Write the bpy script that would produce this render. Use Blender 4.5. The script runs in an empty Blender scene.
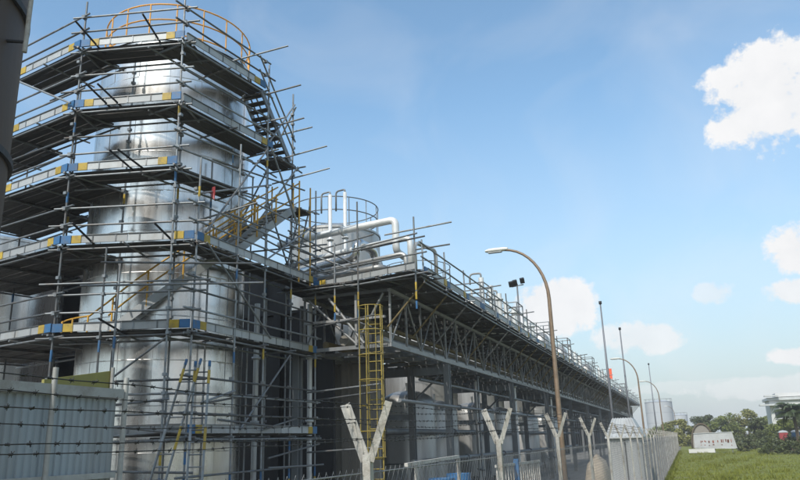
import bpy, bmesh, math, random
from mathutils import Vector, Matrix
random.seed(7)
scene = bpy.context.scene
R_ = math.radians

# ------------------------------------------------------------------ camera
cam_data = bpy.data.cameras.new("camera")
cam = bpy.data.objects.new("camera", cam_data)
scene.collection.objects.link(cam)
cam_data.sensor_fit = 'HORIZONTAL'
cam_data.sensor_width = 36.0
cam_data.lens = 715.0 / 800.0 * 36.0
cam_data.clip_start = 0.05
cam_data.clip_end = 6000.0
FC = 715.0
def _cd(x, y): return Vector(((x - 400) / FC, -(y - 240) / FC, -1.0))
ay = _cd(687, 434).normalized()                 # the camera sees the plant's long axis here
rl = R_(1.8)
az = Vector((-math.sin(rl), math.cos(rl), 0.0))
az.z = -(az.x * ay.x + az.y * ay.y) / ay.z
az.normalize()
ax = ay.cross(az)
cam.matrix_world = Matrix.Translation((0, 0, 2.6)) @ Matrix((ax, ay, az)).to_4x4()
scene.camera = cam

# ------------------------------------------------------------------ sky, sun, exposure
SUN_EL, SUN_AZ = R_(45), R_(187)                # azimuth clockwise from +Y
world = bpy.data.worlds.new("World"); scene.world = world; world.use_nodes = True
wn, wl = world.node_tree.nodes, world.node_tree.links
wn.clear()
def wnode(t, **k):
    n = wn.new(t)
    for a, v in k.items(): setattr(n, a, v)
    return n
def wmath(op, a, b=None, clamp=False):
    n = wnode('ShaderNodeMath', operation=op, use_clamp=clamp)
    for i, v in enumerate((a, b)):
        if v is None: continue
        if hasattr(v, 'is_output'): wl.new(v, n.inputs[i])
        else: n.inputs[i].default_value = v
    return n.outputs[0]
def wdot(v, d):
    n = wnode('ShaderNodeVectorMath', operation='DOT_PRODUCT')
    wl.new(v, n.inputs[0]); n.inputs[1].default_value = d
    return n.outputs['Value']
sky = wnode('ShaderNodeTexSky', sky_type='NISHITA', sun_disc=False)
sky.sun_elevation = SUN_EL; sky.sun_rotation = SUN_AZ
sky.altitude = 0; sky.air_density = 1.0; sky.dust_density = 1.2; sky.ozone_density = 2.0
tc = wnode('ShaderNodeTexCoord')
D = tc.outputs['Generated']
n1 = wnode('ShaderNodeTexNoise'); n1.inputs['Scale'].default_value = 22; n1.inputs['Detail'].default_value = 7; n1.inputs['Roughness'].default_value = .62
wl.new(D, n1.inputs['Vector'])
fb = wmath('SUBTRACT', n1.outputs['Fac'], .5)
dens = None
CLOUDS = [((.155, .905, .392), .088, .074, 1.0), ((.165, .975, .215), .045, .035, 1.0), ((.150, .978, .165), .040, .018, .9), ((.055, .984, .172), .030, .018, .55),
          ((-.150, .970, .172), .060, .042, .95), ((-.045, .990, .122), .060, .022, .75), ((.150, .985, .088), .050, .014, .95),
          ((.05, .995, .058), .12, .010, .3), ((.10, .99, .052), .10, .016, .5)]
for c, sx, sy, wgt in CLOUDS:
    c = Vector(c).normalized()
    r = c.cross(Vector((0, 0, 1))).normalized(); u = r.cross(c)
    a = wmath('DIVIDE', wdot(D, r), sx); b = wmath('DIVIDE', wdot(D, u), sy)
    q = wmath('ADD', wmath('MULTIPLY', a, a), wmath('MULTIPLY', b, b))
    q = wmath('SUBTRACT', 1.0, q)
    q = wmath('MAXIMUM', q, -2.0)
    q = wmath('ADD', q, wmath('MULTIPLY', fb, 3.4))
    q = wmath('MULTIPLY', wmath('MULTIPLY', q, 2.3, True), wgt)
    dens = q if dens is None else wmath('MAXIMUM', dens, q)
# cumulus outside the view, cover raised to brighten the tank's reflections
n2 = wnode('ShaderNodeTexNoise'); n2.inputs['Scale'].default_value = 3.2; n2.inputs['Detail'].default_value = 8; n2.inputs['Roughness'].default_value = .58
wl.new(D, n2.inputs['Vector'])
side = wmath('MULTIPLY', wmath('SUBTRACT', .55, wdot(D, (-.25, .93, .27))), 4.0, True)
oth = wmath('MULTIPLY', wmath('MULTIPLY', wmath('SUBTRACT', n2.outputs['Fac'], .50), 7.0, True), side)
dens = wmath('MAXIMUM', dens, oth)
# thin high wisps
n3 = wnode('ShaderNodeTexNoise'); n3.inputs['Scale'].default_value = 5; n3.inputs['Detail'].default_value = 6; n3.inputs['Distortion'].default_value = .8
wl.new(D, n3.inputs['Vector'])
wisp = wmath('MULTIPLY', wmath('MULTIPLY', wmath('SUBTRACT', n3.outputs['Fac'], .46), 2.4, True), .26)
dens = wmath('MAXIMUM', dens, wisp)
# moist white air low over the horizon
sep = wnode('ShaderNodeSeparateXYZ'); wl.new(D, sep.inputs[0])
low = wmath('SUBTRACT', 1.0, wmath('DIVIDE', wmath('ABSOLUTE', sep.outputs['Z']), .45), True)
low = wmath('MULTIPLY', wmath('POWER', low, 1.25), .97)
cc = wnode('ShaderNodeMixRGB'); cc.inputs['Color1'].default_value = (5.6, 5.7, 5.85, 1); cc.inputs['Color2'].default_value = (6.5, 6.5, 6.55, 1)
wl.new(wmath('ADD', wmath('MULTIPLY', fb, 1.6), .62, True), cc.inputs['Fac'])
tint = wnode('ShaderNodeMixRGB', blend_type='MULTIPLY'); tint.inputs['Fac'].default_value = 1
tint.inputs['Color2'].default_value = (1.50, 1.68, 1.56, 1)
wl.new(sky.outputs[0], tint.inputs['Color1'])
m0 = wnode('ShaderNodeMixRGB'); m0.inputs['Color2'].default_value = (3.55, 3.9, 4.2, 1)
wl.new(low, m0.inputs['Fac']); wl.new(tint.outputs[0], m0.inputs['Color1'])
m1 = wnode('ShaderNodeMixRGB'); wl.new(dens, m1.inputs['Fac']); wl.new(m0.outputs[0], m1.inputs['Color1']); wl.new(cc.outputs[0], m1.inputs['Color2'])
bg = wnode('ShaderNodeBackground'); bg.inputs['Strength'].default_value = .15
out = wnode('ShaderNodeOutputWorld')
wl.new(m1.outputs[0], bg.inputs['Color']); wl.new(bg.outputs[0], out.inputs['Surface'])

sd = bpy.data.lights.new("sun", 'SUN'); sd.energy = 3.8; sd.angle = R_(.53); sd.color = (1.0, .955, .88)
so = bpy.data.objects.new("sun", sd); scene.collection.objects.link(so)
sv = Vector((math.sin(SUN_AZ) * math.cos(SUN_EL), math.cos(SUN_AZ) * math.cos(SUN_EL), math.sin(SUN_EL)))
so.rotation_euler = sv.to_track_quat('Z', 'Y').to_euler(); so.location = (-20, -20, 40)
vs = scene.view_settings
vs.view_transform = 'Standard'; vs.look = 'None'; vs.gamma = 1; vs.use_curve_mapping = False; vs.exposure = 0.0

# ------------------------------------------------------------------ materials
MATS = {}
def mat(name, col, rough=.6, metal=0.0, var=.12, scale=4.0, bump=.0, bscale=30.0, rnd=.15, dirt=None, dirt_amt=.5, streak=False, alpha=None):
    m = bpy.data.materials.new(name); m.use_nodes = True
    nt = m.node_tree; N, L = nt.nodes, nt.links
    b = N['Principled BSDF']
    tcn = N.new('ShaderNodeTexCoord'); geo = N.new('ShaderNodeNewGeometry')
    mp = N.new('ShaderNodeMapping'); L.new(geo.outputs['Position'], mp.inputs['Vector'])
    mp.inputs['Scale'].default_value = (1, 1, .12) if streak else (1, 1, 1)
    nz = N.new('ShaderNodeTexNoise'); nz.inputs['Scale'].default_value = scale; nz.inputs['Detail'].default_value = 6; nz.inputs['Roughness'].default_value = .6
    L.new(mp.outputs[0], nz.inputs['Vector'])
    oi = N.new('ShaderNodeObjectInfo')
    def mth(op, a, bb, cl=False):
        n = N.new('ShaderNodeMath'); n.operation = op; n.use_clamp = cl
        for i, v in enumerate((a, bb)):
            if hasattr(v, 'is_output'): L.new(v, n.inputs[i])
            else: n.inputs[i].default_value = v
        return n.outputs[0]
    f = mth('ADD', mth('MULTIPLY', mth('SUBTRACT', nz.outputs['Fac'], .5), var * 4), 1.0)
    f = mth('MULTIPLY', f, mth('ADD', mth('MULTIPLY', mth('SUBTRACT', oi.outputs['Random'], .5), rnd * 2), 1.0))
    hs = N.new('ShaderNodeHueSaturation'); hs.inputs['Color'].default_value = (*col, 1)
    L.new(f, hs.inputs['Value'])
    cout = hs.outputs[0]
    if dirt:
        nd = N.new('ShaderNodeTexNoise'); nd.inputs['Scale'].default_value = scale * .7; nd.inputs['Detail'].default_value = 8; nd.inputs['Roughness'].default_value = .7
        L.new(mp.outputs[0], nd.inputs['Vector'])
        mx = N.new('ShaderNodeMixRGB'); mx.inputs['Color2'].default_value = (*dirt, 1)
        L.new(cout, mx.inputs['Color1'])
        L.new(mth('MULTIPLY', mth('MULTIPLY', mth('SUBTRACT', nd.outputs['Fac'], .48), 5.0, True), dirt_amt), mx.inputs['Fac'])
        cout = mx.outputs[0]
    L.new(cout, b.inputs['Base Color'])
    b.inputs['Metallic'].default_value = metal
    L.new(mth('ADD', mth('MULTIPLY', mth('SUBTRACT', nz.outputs['Fac'], .5), .35), rough, True), b.inputs['Roughness'])
    if bump:
        nb = N.new('ShaderNodeTexNoise'); nb.inputs['Scale'].default_value = bscale; nb.inputs['Detail'].default_value = 4
        L.new(geo.outputs['Position'], nb.inputs['Vector'])
        bp = N.new('ShaderNodeBump'); bp.inputs['Strength'].default_value = bump; bp.inputs['Distance'].default_value = .05
        L.new(nb.outputs['Fac'], bp.inputs['Height']); L.new(bp.outputs[0], b.inputs['Normal'])
    MATS[name] = m
    return m
mat('galv', (.185, .20, .21), .5, .55, .2, 5, rnd=.45, dirt=(.15, .095, .055), dirt_amt=.55)
mat('plank', (.06, .058, .055), .7, .2, .2, 5, rnd=.6, dirt=(.03, .024, .018), dirt_amt=.6)
mat('toe', (.36, .375, .38), .55, .25, .12, 3, rnd=.2, dirt=(.25, .22, .18), dirt_amt=.45)
mat('blue', (.025, .115, .26), .55, 0, .15, 8, dirt=(.10, .10, .1), dirt_amt=.7)
mat('ochre', (.16, .12, .05), .6, .1, .2, 4, dirt=(.06, .045, .03), dirt_amt=.5)
mat('ladder_yellow', (.27, .205, .04), .6, .1, .15, 6, dirt=(.12, .08, .04), dirt_amt=.6)
mat('olive', (.26, .235, .07), .8, 0, .15, 6)
mat('yellow', (.40, .275, .03), .55, 0, .12, 8, dirt=(.14, .11, .06), dirt_amt=.7)
mat('orange_rail', (.62, .30, .05), .55, 0, .12, 6, dirt=(.2, .1, .04), dirt_amt=.35)
mat('stair_yellow', (.55, .30, .03), .55, 0, .12, 6, dirt=(.2, .1, .04), dirt_amt=.35)
mat('clad', (.70, .685, .66), .27, .96, .13, 1.8, bump=.22, bscale=1.1, rnd=.07, dirt=(.40, .36, .31), dirt_amt=.5, streak=True)
mat('clad_dull', (.42, .415, .40), .42, .6, .15, 1.2, bump=.15, bscale=2, rnd=.12, dirt=(.22, .20, .175), dirt_amt=.5, streak=True)
mat('clad_band', (.60, .59, .57), .36, .93, .1, 3, rnd=.05)
mat('clad_dark', (.17, .165, .16), .4, .6, .15, 1.2, streak=True)
mat('inner', (.05, .05, .05), .8)
mat('silo', (.06, .034, .015), .65, 0, .22, 1.5, bump=.1, bscale=4, dirt=(.05, .035, .025), dirt_amt=.6, streak=True)
mat('dark_steel', (.022, .022, .024), .6, .2, .2, 5)  # dark steel parts; also colours the walls that stand in for shade
mat('steel', (.17, .18, .185), .55, .25, .15, 3, rnd=.2, dirt=(.11, .07, .04), dirt_amt=.4, streak=True)
mat('truss', (.23, .235, .235), .55, .3, .15, 4, rnd=.3, dirt=(.13, .09, .06), dirt_amt=.45)
mat('white_pipe', (.62, .63, .62), .4, .2, .08, 3, rnd=.1, dirt=(.35, .32, .28), dirt_amt=.35)
mat('post_white', (.36, .345, .315), .75, 0, .18, 7, bump=.15, bscale=60, rnd=.22, dirt=(.15, .105, .065), dirt_amt=.65)
mat('wire', (.028, .028, .028), .7, .4, .2, 20)
mat('mesh_wire', (.20, .20, .195), .6, .4, .2, 9)
mat('corr', (.27, .305, .325), .55, .1, .12, 1.4, rnd=.10, dirt=(.15, .125, .10), dirt_amt=.6, streak=True)
mat('corr_frame', (.34, .34, .32), .6, .2, .15, 5, dirt=(.14, .11, .08), dirt_amt=.5)
mat('corr_grey', (.46, .475, .48), .6, .1, .12, 1.0, rnd=.12, dirt=(.20, .18, .15), dirt_amt=.4, streak=True)
mat('roof_sheet', (.34, .355, .36), .55, .1, .1, 2, rnd=.1, dirt=(.3, .28, .25), dirt_amt=.4)
mat('lamp_post', (.20, .145, .10), .55, .2, .15, 4, dirt=(.09, .06, .04), dirt_amt=.5)
mat('lamp_head', (.62, .62, .58), .4)
mat('lens', (.35, .36, .36), .2)
mat('mast', (.17, .18, .20), .55, .3, .15, 4)
mat('tarp', (.30, .25, .19), .85, 0, .12, 3, bump=.1, bscale=3, dirt=(.17, .14, .1), dirt_amt=.5)
mat('red', (.28, .04, .045), .6)
mat('redorange', (.65, .10, .04), .6)
mat('store', (.38, .40, .42), .6, 0, .06, .5, rnd=.05, dirt=(.36, .36, .36), dirt_amt=.3, streak=True)
mat('render_white', (.55, .55, .54), .8, 0, .06, .6, dirt=(.5, .48, .45), dirt_amt=.4, streak=True)
mat('window', (.05, .06, .07), .2)
mat('brick', (.22, .20, .18), .85, 0, .15, 2, bump=.2, bscale=8)
mat('bark', (.10, .075, .05), .9, 0, .2, 8, bump=.5, bscale=20)
mat('leaf_a', (.13, .155, .03), .6, 0, .25, .7, rnd=.1)
mat('leaf_b', (.18, .18, .045), .6, 0, .25, .7, rnd=.1)
mat('leaf_c', (.07, .085, .028), .6, 0, .25, .7, rnd=.1)
mat('palm', (.05, .07, .025), .55, 0, .25, 1, rnd=.1)
mat('grass_blade', (.15, .165, .018), .7, 0, .3, .4)
mat('lawn', (.125, .145, .012), .9, 0, .22, .6, bump=.6, bscale=9, rnd=0, dirt=(.15, .125, .06), dirt_amt=.7)
mat('ground', (.13, .115, .085), .95, 0, .2, .3, bump=.4, bscale=5, rnd=0, dirt=(.07, .09, .03), dirt_amt=.6)
mat('yard', (.16, .155, .145), .9, 0, .2, .5, bump=.2, bscale=8, rnd=0, dirt=(.07, .06, .05), dirt_amt=.6)
mat('wall_conc', (.27, .25, .215), .9, 0, .15, .8, bump=.15, bscale=8, dirt=(.08, .07, .06), dirt_amt=.6, streak=True)
# banner: white sheet with a reddish band of worn print
bm_ = mat('banner', (.42, .43, .44), .7, 0, .12, .8, rnd=0, dirt=(.28, .26, .23), dirt_amt=.5)
mat('print', (.20, .07, .045), .8, 0, .25, 3, rnd=.5)

# ------------------------------------------------------------------ helpers
COL = scene.collection
def thing(name, label, cat, loc=(0, 0, 0), group=None):
    o = bpy.data.objects.new(name, None); COL.objects.link(o); o.location = loc
    o.empty_display_size = .3
    o['label'] = label; o['category'] = cat
    if group: o['group'] = group
    return o
def link(name, me, M=None, parent=None, label=None, kind=None):
    o = bpy.data.objects.new(name, me); COL.objects.link(o)
    M = M or Matrix()
    if parent is not None:
        o.parent = parent
        p = parent; off = Matrix()
        while p is not None:
            off = p.matrix_basis @ off
            p = p.parent
        o.matrix_basis = off.inverted() @ M
    else: o.matrix_basis = M
    if label: o['label'] = label
    if kind: o['kind'] = kind
    return o
def setmat(me, m):
    me.materials.clear(); me.materials.append(MATS[m]); return me
_cache = {}
def cached(key, m, fn):
    k = (key, m)
    if k not in _cache:
        me = fn(); setmat(me, m); _cache[k] = me
    return _cache[k]
def mesh_from(verts, faces, smooth=False, name='mesh'):
    me = bpy.data.meshes.new(name); me.from_pydata([tuple(v) for v in verts], [], faces)
    if smooth: me.polygons.foreach_set('use_smooth', [True] * len(me.polygons))
    me.update(); return me
def unit_cyl(n=8):
    v, f = [], []
    for z in (-.5, .5):
        for i in range(n):
            a = 2 * math.pi * i / n; v.append((math.cos(a), math.sin(a), z))
    for i in range(n): f.append((i, (i + 1) % n, n + (i + 1) % n, n + i))
    f.append(tuple(range(n - 1, -1, -1))); f.append(tuple(range(n, 2 * n)))
    me = mesh_from(v, f)
    me.polygons.foreach_set('use_smooth', [True] * n + [False, False]); return me
def unit_box():
    v = [(x, y, z) for x in (-.5, .5) for y in (-.5, .5) for z in (-.5, .5)]
    return mesh_from(v, [(0, 1, 3, 2), (4, 6, 7, 5), (0, 4, 5, 1), (2, 3, 7, 6), (0, 2, 6, 4), (1, 5, 7, 3)])
def tube(name, p, q, r, m, parent=None, n=8, **k):
    p, q = Vector(p), Vector(q); d = q - p; L = d.length
    M = Matrix.Translation((p + q) / 2) @ d.to_track_quat('Z', 'Y').to_matrix().to_4x4() @ Matrix.Diagonal((r, r, L, 1))
    return link(name, cached('cyl%d' % n, m, lambda: unit_cyl(n)), M, parent, **k)
def box(name, c, dims, m, parent=None, rz=0.0, rot=None, **k):
    rot = rot or Matrix.Rotation(rz, 4, 'Z')
    return link(name, cached('box', m, unit_box), Matrix.Translation(c) @ rot @ Matrix.Diagonal((*dims, 1)), parent, **k)
def bar(name, p, q, w, h, m, parent=None, **k):
    """rectangular bar from p to q; w across (horizontal), h in the upright direction"""
    p, q = Vector(p), Vector(q); d = (q - p); L = d.length; d.normalize()
    up = Vector((0, 0, 1)) if abs(d.z) < .95 else Vector((0, 1, 0))
    s = d.cross(up).normalized(); u = s.cross(d)
    rot = Matrix((d, s, u)).transposed().to_4x4()
    return box(name, (p + q) / 2, (L, w, h), m, parent, rot=rot, **k)
def sweep_data(pts, r, n=6, V=None, F=None, caps=True):
    V = [] if V is None else V; F = [] if F is None else F
    pts = [Vector(p) for p in pts]; base = len(V)
    t0 = (pts[1] - pts[0]).normalized()
    up = Vector((0, 0, 1)) if abs(t0.z) < .9 else Vector((1, 0, 0))
    s = t0.cross(up).normalized()
    for i, p in enumerate(pts):
        t = (pts[min(i + 1, len(pts) - 1)] - pts[max(i - 1, 0)]).normalized()
        s = (s - t * s.dot(t)).normalized(); u = s.cross(t)
        rr = r[i] if isinstance(r, (list, tuple)) else r
        for j in range(n):
            a = 2 * math.pi * j / n; V.append(p + (s * math.cos(a) + u * math.sin(a)) * rr)
    for i in range(len(pts) - 1):
        for j in range(n):
            a, b = base + i * n + j, base + i * n + (j + 1) % n
            F.append((a, b, b + n, a + n))
    if caps:
        F.append(tuple(base + j for j in range(n - 1, -1, -1))); e = base + (len(pts) - 1) * n
        F.append(tuple(e + j for j in range(n)))
    return V, F
def sweep(name, pts, r, m, parent=None, n=8, **k):
    V, F = sweep_data(pts, r, n)
    return link(name, setmat(mesh_from(V, F, True), m), None, parent, **k)
def elbow(pts, rad=.25, n=5):
    """round the corners of a polyline"""
    pts = [Vector(p) for p in pts]; o = [pts[0]]
    for i in range(1, len(pts) - 1):
        a, b, c = pts[i - 1], pts[i], pts[i + 1]
        r1 = min(rad, (a - b).length * .45, (c - b).length * .45)
        p, q = b + (a - b).normalized() * r1, b + (c - b).normalized() * r1
        for k in range(n + 1):
            t = k / n; o.append(p * (1 - t) ** 2 + b * 2 * t * (1 - t) + q * t * t)
    o.append(pts[-1]); return o
def arc(c, r, z, a0, a1, n, dz=0):
    return [(c[0] + r * math.cos(a0 + (a1 - a0) * i / n), c[1] + r * math.sin(a0 + (a1 - a0) * i / n), z + dz * i / n) for i in range(n + 1)]
def lathe(prof, n=32, a0=0, a1=2 * math.pi):
    V, F = [], []; full = abs(a1 - a0 - 2 * math.pi) < 1e-6; k = n if full else n + 1
    for (r, z) in prof:
        for i in range(k):
            a = a0 + (a1 - a0) * i / n; V.append((r * math.cos(a), r * math.sin(a), z))
    for j in range(len(prof) - 1):
        for i in range(n):
            b = (i + 1) % k; F.append((j * k + i, j * k + b, (j + 1) * k + b, (j + 1) * k + i))
    return V, F
def structure(name, me, M=None):
    o = link(name, me, M); o['kind'] = 'structure'; return o
def gridplane(x0, x1, y0, y1, z, m):
    return setmat(mesh_from([(x0, y0, z), (x1, y0, z), (x1, y1, z), (x0, y1, z)], [(0, 1, 2, 3)]), m)

# ------------------------------------------------------------------ ground
structure('ground', gridplane(-1500, 1500, -1500, 1500, 0, 'ground'))
structure('plant_yard', gridplane(-45, -1.62, -12, 175, .006, 'yard'))
structure('lawn', gridplane(-1.4, 60, -30, 190, .010, 'lawn'))

# ------------------------------------------------------------------ tanks
TC = (-15.2, 18.55)
def panel_mesh(R, seg, h, sub):
    """one curved cladding sheet with folded edges, centred on +X"""
    g = .005 / R; da = 2 * math.pi / seg; V, F = [], []
    for z in (-h / 2 + .006, h / 2 - .006):
        for i in range(sub + 1):
            a = -da / 2 + g + (da - 2 * g) * i / sub
            V.append((R * math.cos(a), R * math.sin(a), z))
    for z in (-h / 2 + .006, h / 2 - .006):
        for i in range(sub + 1):
            a = -da / 2 + g + (da - 2 * g) * i / sub
            V.append(((R - .014) * math.cos(a), (R - .014) * math.sin(a), z))
    k = sub + 1
    for i in range(sub): F.append((i, i + 1, k + i + 1, k + i))
    n_s = len(F)
    for i in range(sub):
        F.append((2 * k + i + 1, 2 * k + i, i, i + 1)); F.append((k + i, k + i + 1, 3 * k + i + 1, 3 * k + i))
    F.append((0, 2 * k, 3 * k, k)); F.append((sub + k, 3 * k + sub, 2 * k + sub, sub))
    me = mesh_from(V, F); me.polygons.foreach_set('use_smooth', [True] * n_s + [False] * (len(F) - n_s))
    nn = [(0, 0, 0)] * len(me.loops)
    for p in me.polygons:
        for li in p.loop_indices:
            v = me.vertices[me.loops[li].vertex_index].co
            nn[li] = Vector((v.x, v.y, 0)).normalized() if p.index < n_s else p.normal.copy()
    me.normals_split_custom_set(nn)
    return me
def tank(name, label, c, R, ztop, m='clad', seg=16, hp=1.2, front_only=False, rail='galv', rail_h=1.25, posts=14, group='process tanks', zmin=0.0):
    t = thing(name, label, 'tank', (c[0], c[1], 0), group)
    V, F = lathe([(R - .012, 0), (R - .012, ztop - .02)], 48)
    link('shell', setmat(mesh_from(V, F, True), 'clad_band' if m == 'clad' else m), Matrix.Translation((c[0], c[1], 0)), t)
    V, F = lathe([(R + .05, ztop - .10), (R + .05, ztop), (R - .1, ztop + .06), (R * .5, ztop + .45), (.01, ztop + .6)], 48)
    link('roof', setmat(mesh_from(V, F, False), m), Matrix.Translation((c[0], c[1], 0)), t)
    nr = int((ztop - .1 - zmin) / hp); hp = (ztop - .1 - zmin) / nr
    pm = cached('panel%s_%d_%.3f_%.3f' % (m, seg, R, hp), m, lambda: panel_mesh(R, seg, hp, 4))
    toward = math.atan2(-c[1], -c[0])
    for j in range(nr):
        for i in range(seg):
            a = 2 * math.pi * i / seg
            d = (a - toward + math.pi) % (2 * math.pi) - math.pi
            if abs(d) > (1.75 if front_only else 2.4): continue
            M = Matrix.Translation((c[0], c[1], zmin + hp * (j + .5))) @ Matrix.Rotation(a, 4, 'Z') @ Matrix.Translation((R, 0, 0)) @ Matrix.Rotation(random.gauss(0, .010), 4, 'Z') @ Matrix.Rotation(random.gauss(0, .004), 4, 'Y') @ Matrix.Translation((-R, 0, 0))
            link('cladding_panel', pm, M, t)
    for j in range(1, nr):
        V, F = lathe([(R - .01, -.02), (R + .004, -.014), (R + .004, .014), (R - .01, .02)], 48)
        bm2 = cached('band%s_%.3f' % (m, R), 'clad_band', lambda: mesh_from(V, F, True))
        link('cladding_band', bm2, Matrix.Translation((c[0], c[1], zmin + hp * j)), t)
    if rail:
        for dz in ((rail_h, rail_h * .55, .15) if rail == 'orange_rail' else (rail_h, rail_h * .55)):
            sweep('guard_rail', arc(c, R - .05, ztop + dz, 0, 2 * math.pi, 48), .026, rail, t, 6)
        for i in range(posts):
            a = 2 * math.pi * i / posts + .1
            x, y = c[0] + (R - .05) * math.cos(a), c[1] + (R - .05) * math.sin(a)
            tube('rail_post', (x, y, ztop), (x, y, ztop + rail_h), .024, rail, t)
    return t
tank('steel_tank', 'big shiny stainless clad tank wrapped in scaffolding, with orange roof railing', TC, 2.5, 15.35, 'clad', rail='orange_rail', posts=18)
tank('steel_tank', 'dull grey tank with grey hoop railing standing behind the white bent pipes', (-15.2, 31), 2.25, 12.55, 'clad_dull', front_only=True, rail_h=1.45, hp=1.55)
tank('steel_tank', 'third tank of the row, its railed top showing just above the walkway', (-15.2, 43.2), 2.25, 12.3, 'clad_dull', front_only=True, rail_h=1.3, hp=1.55)
tank('steel_tank', 'fourth tank of the row, body seen under the truss behind the second column', (-15.2, 55.8), 2.25, 11.4, 'clad_dull', front_only=True, rail_h=1.3, hp=1.9)
tank('steel_tank', 'fifth tank of the row, behind the lamp post and under the truss', (-15.2, 68), 2.25, 11.4, 'clad_dull', front_only=True, rail_h=1.3, hp=1.9)
tank('steel_tank', 'sixth tank of the row, glimpsed between the far rack columns', (-15.2, 80.5), 2.25, 11.4, 'clad_dull', front_only=True, rail_h=1.3, hp=2.3)
tank('steel_tank', 'tank at the left edge, seen below the scaffold decks', (-26.6, 21.6), 2.7, 11.0, 'clad', front_only=True, rail=None, hp=1.4)
# smaller vessels under the rack
def vessel(label, c, R, z1, m='clad_dull'):
    t = thing('dome_vessel', label, 'vessel', (c[0], c[1], 0), 'small vessels under the pipe rack')
    prof = [(R, .6), (R, z1 - R * .5)] + [(R * math.cos(a), z1 - R * .5 + R * .5 * math.sin(a)) for a in (.3, .6, .9, 1.2, 1.5)]
    V, F = lathe(prof, 28)
    link('body', setmat(mesh_from(V, F, True), m), Matrix.Translation((c[0], c[1], 0)), t)
    for k in range(4):
        a = k * math.pi / 2 + .4; x, y = c[0] + R * .85 * math.cos(a), c[1] + R * .85 * math.sin(a)
        tube('leg', (x, y, 0), (x, y, .9), .07, 'steel', t)
    for z in (1.7, 3.0):
        if z < z1 - R * .6: sweep('hoop_band', arc(c, R + .012, z, 0, 2 * math.pi, 28), .03, 'steel', t, 4)
    tube('nozzle', (c[0], c[1], z1 - .1), (c[0], c[1], z1 + .35), .08, 'white_pipe', t)
    return t
vessel('pale grey domed vessel under the rack right of the first column', (-12.2, 32.6), 1.3, 5.0)
vessel('domed vessel half hidden by the second fence post', (-12.2, 36.6), 1.2, 4.7)
vessel('domed vessel right of the second rack column', (-12.2, 44.0), 1.35, 4.9)
vessel('small round-topped vessel left of the lamp post', (-12.1, 49.5), 1.2, 4.8)
vessel('pale domed vessel between the lamp post and the beige tarpaulin', (-12.1, 68.0), 1.3, 4.8)
vessel('far domed vessel under the rack beside the shed roof', (-12.1, 58.0), 1.3, 4.7)

# near brown silo at the left edge
t = thing('silo', 'rusty brown silo cutting into the upper left corner', 'silo', (-12.15, 7.0, 0))
V, F = lathe([(2.2, 0), (2.2, 13.2), (2.0, 13.5), (.01, 14.4)], 64)
link('shell', setmat(mesh_from(V, F, True), 'silo'), Matrix.Translation((-12.15, 7.0, 0)), t)
for z in (2.6, 5.2, 7.55, 10.35):
    V, F = lathe([(2.19, -.06), (2.27, -.06), (2.27, .06), (2.19, .06)], 64)
    link('stiffening_ring', setmat(mesh_from(V, F), 'dark_steel'), Matrix.Translation((-12.15, 7.0, z)), t)
tube('vent_pole', (-9.86, 8.0, 9.3), (-9.86, 8.0, 12.5), .04, 'post_white', t)
for z in (9.5, 10.8): tube('bracket', (-10.2, 7.8, z), (-9.86, 8.0, z), .03, 'dark_steel', t)

# ------------------------------------------------------------------ scaffold round the big tank
LV = [14.0, 12.05, 10.1, 8.0, 5.6, 2.95]
A = Vector((-15.15, 14.17, 0)); Bu = Vector((-12.1, 14.97, 0)); B = Vector((-11.68, 15.32, 0))
Dl = Vector((-18.35, 14.75, 0)); El = Vector((-21.8, 15.6, 0))
Cu = Vector((-11.6, 18.45, 0)); Cl = Vector((-11.5, 21.9, 0))
sc_ = thing('tube_scaffold', 'tall tube scaffold with plank decks wrapped round the shiny tank', 'scaffold', (-14, 15, 0))
coupV, coupF = [], []
def coupler(p, s=.055):
    b = len(coupV); p = Vector(p)
    for x in (-s, s):
        for y in (-s, s):
            for z in (-s * .8, s * .8): coupV.append(p + Vector((x, y, z)))
    for f in [(0, 1, 3, 2), (4, 6, 7, 5), (0, 4, 5, 1), (2, 3, 7, 6), (0, 2, 6, 4), (1, 5, 7, 3)]: coupF.append(tuple(b + i for i in f))
TR = .029
def jit(s=.03): return random.uniform(-s, s)
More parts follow.
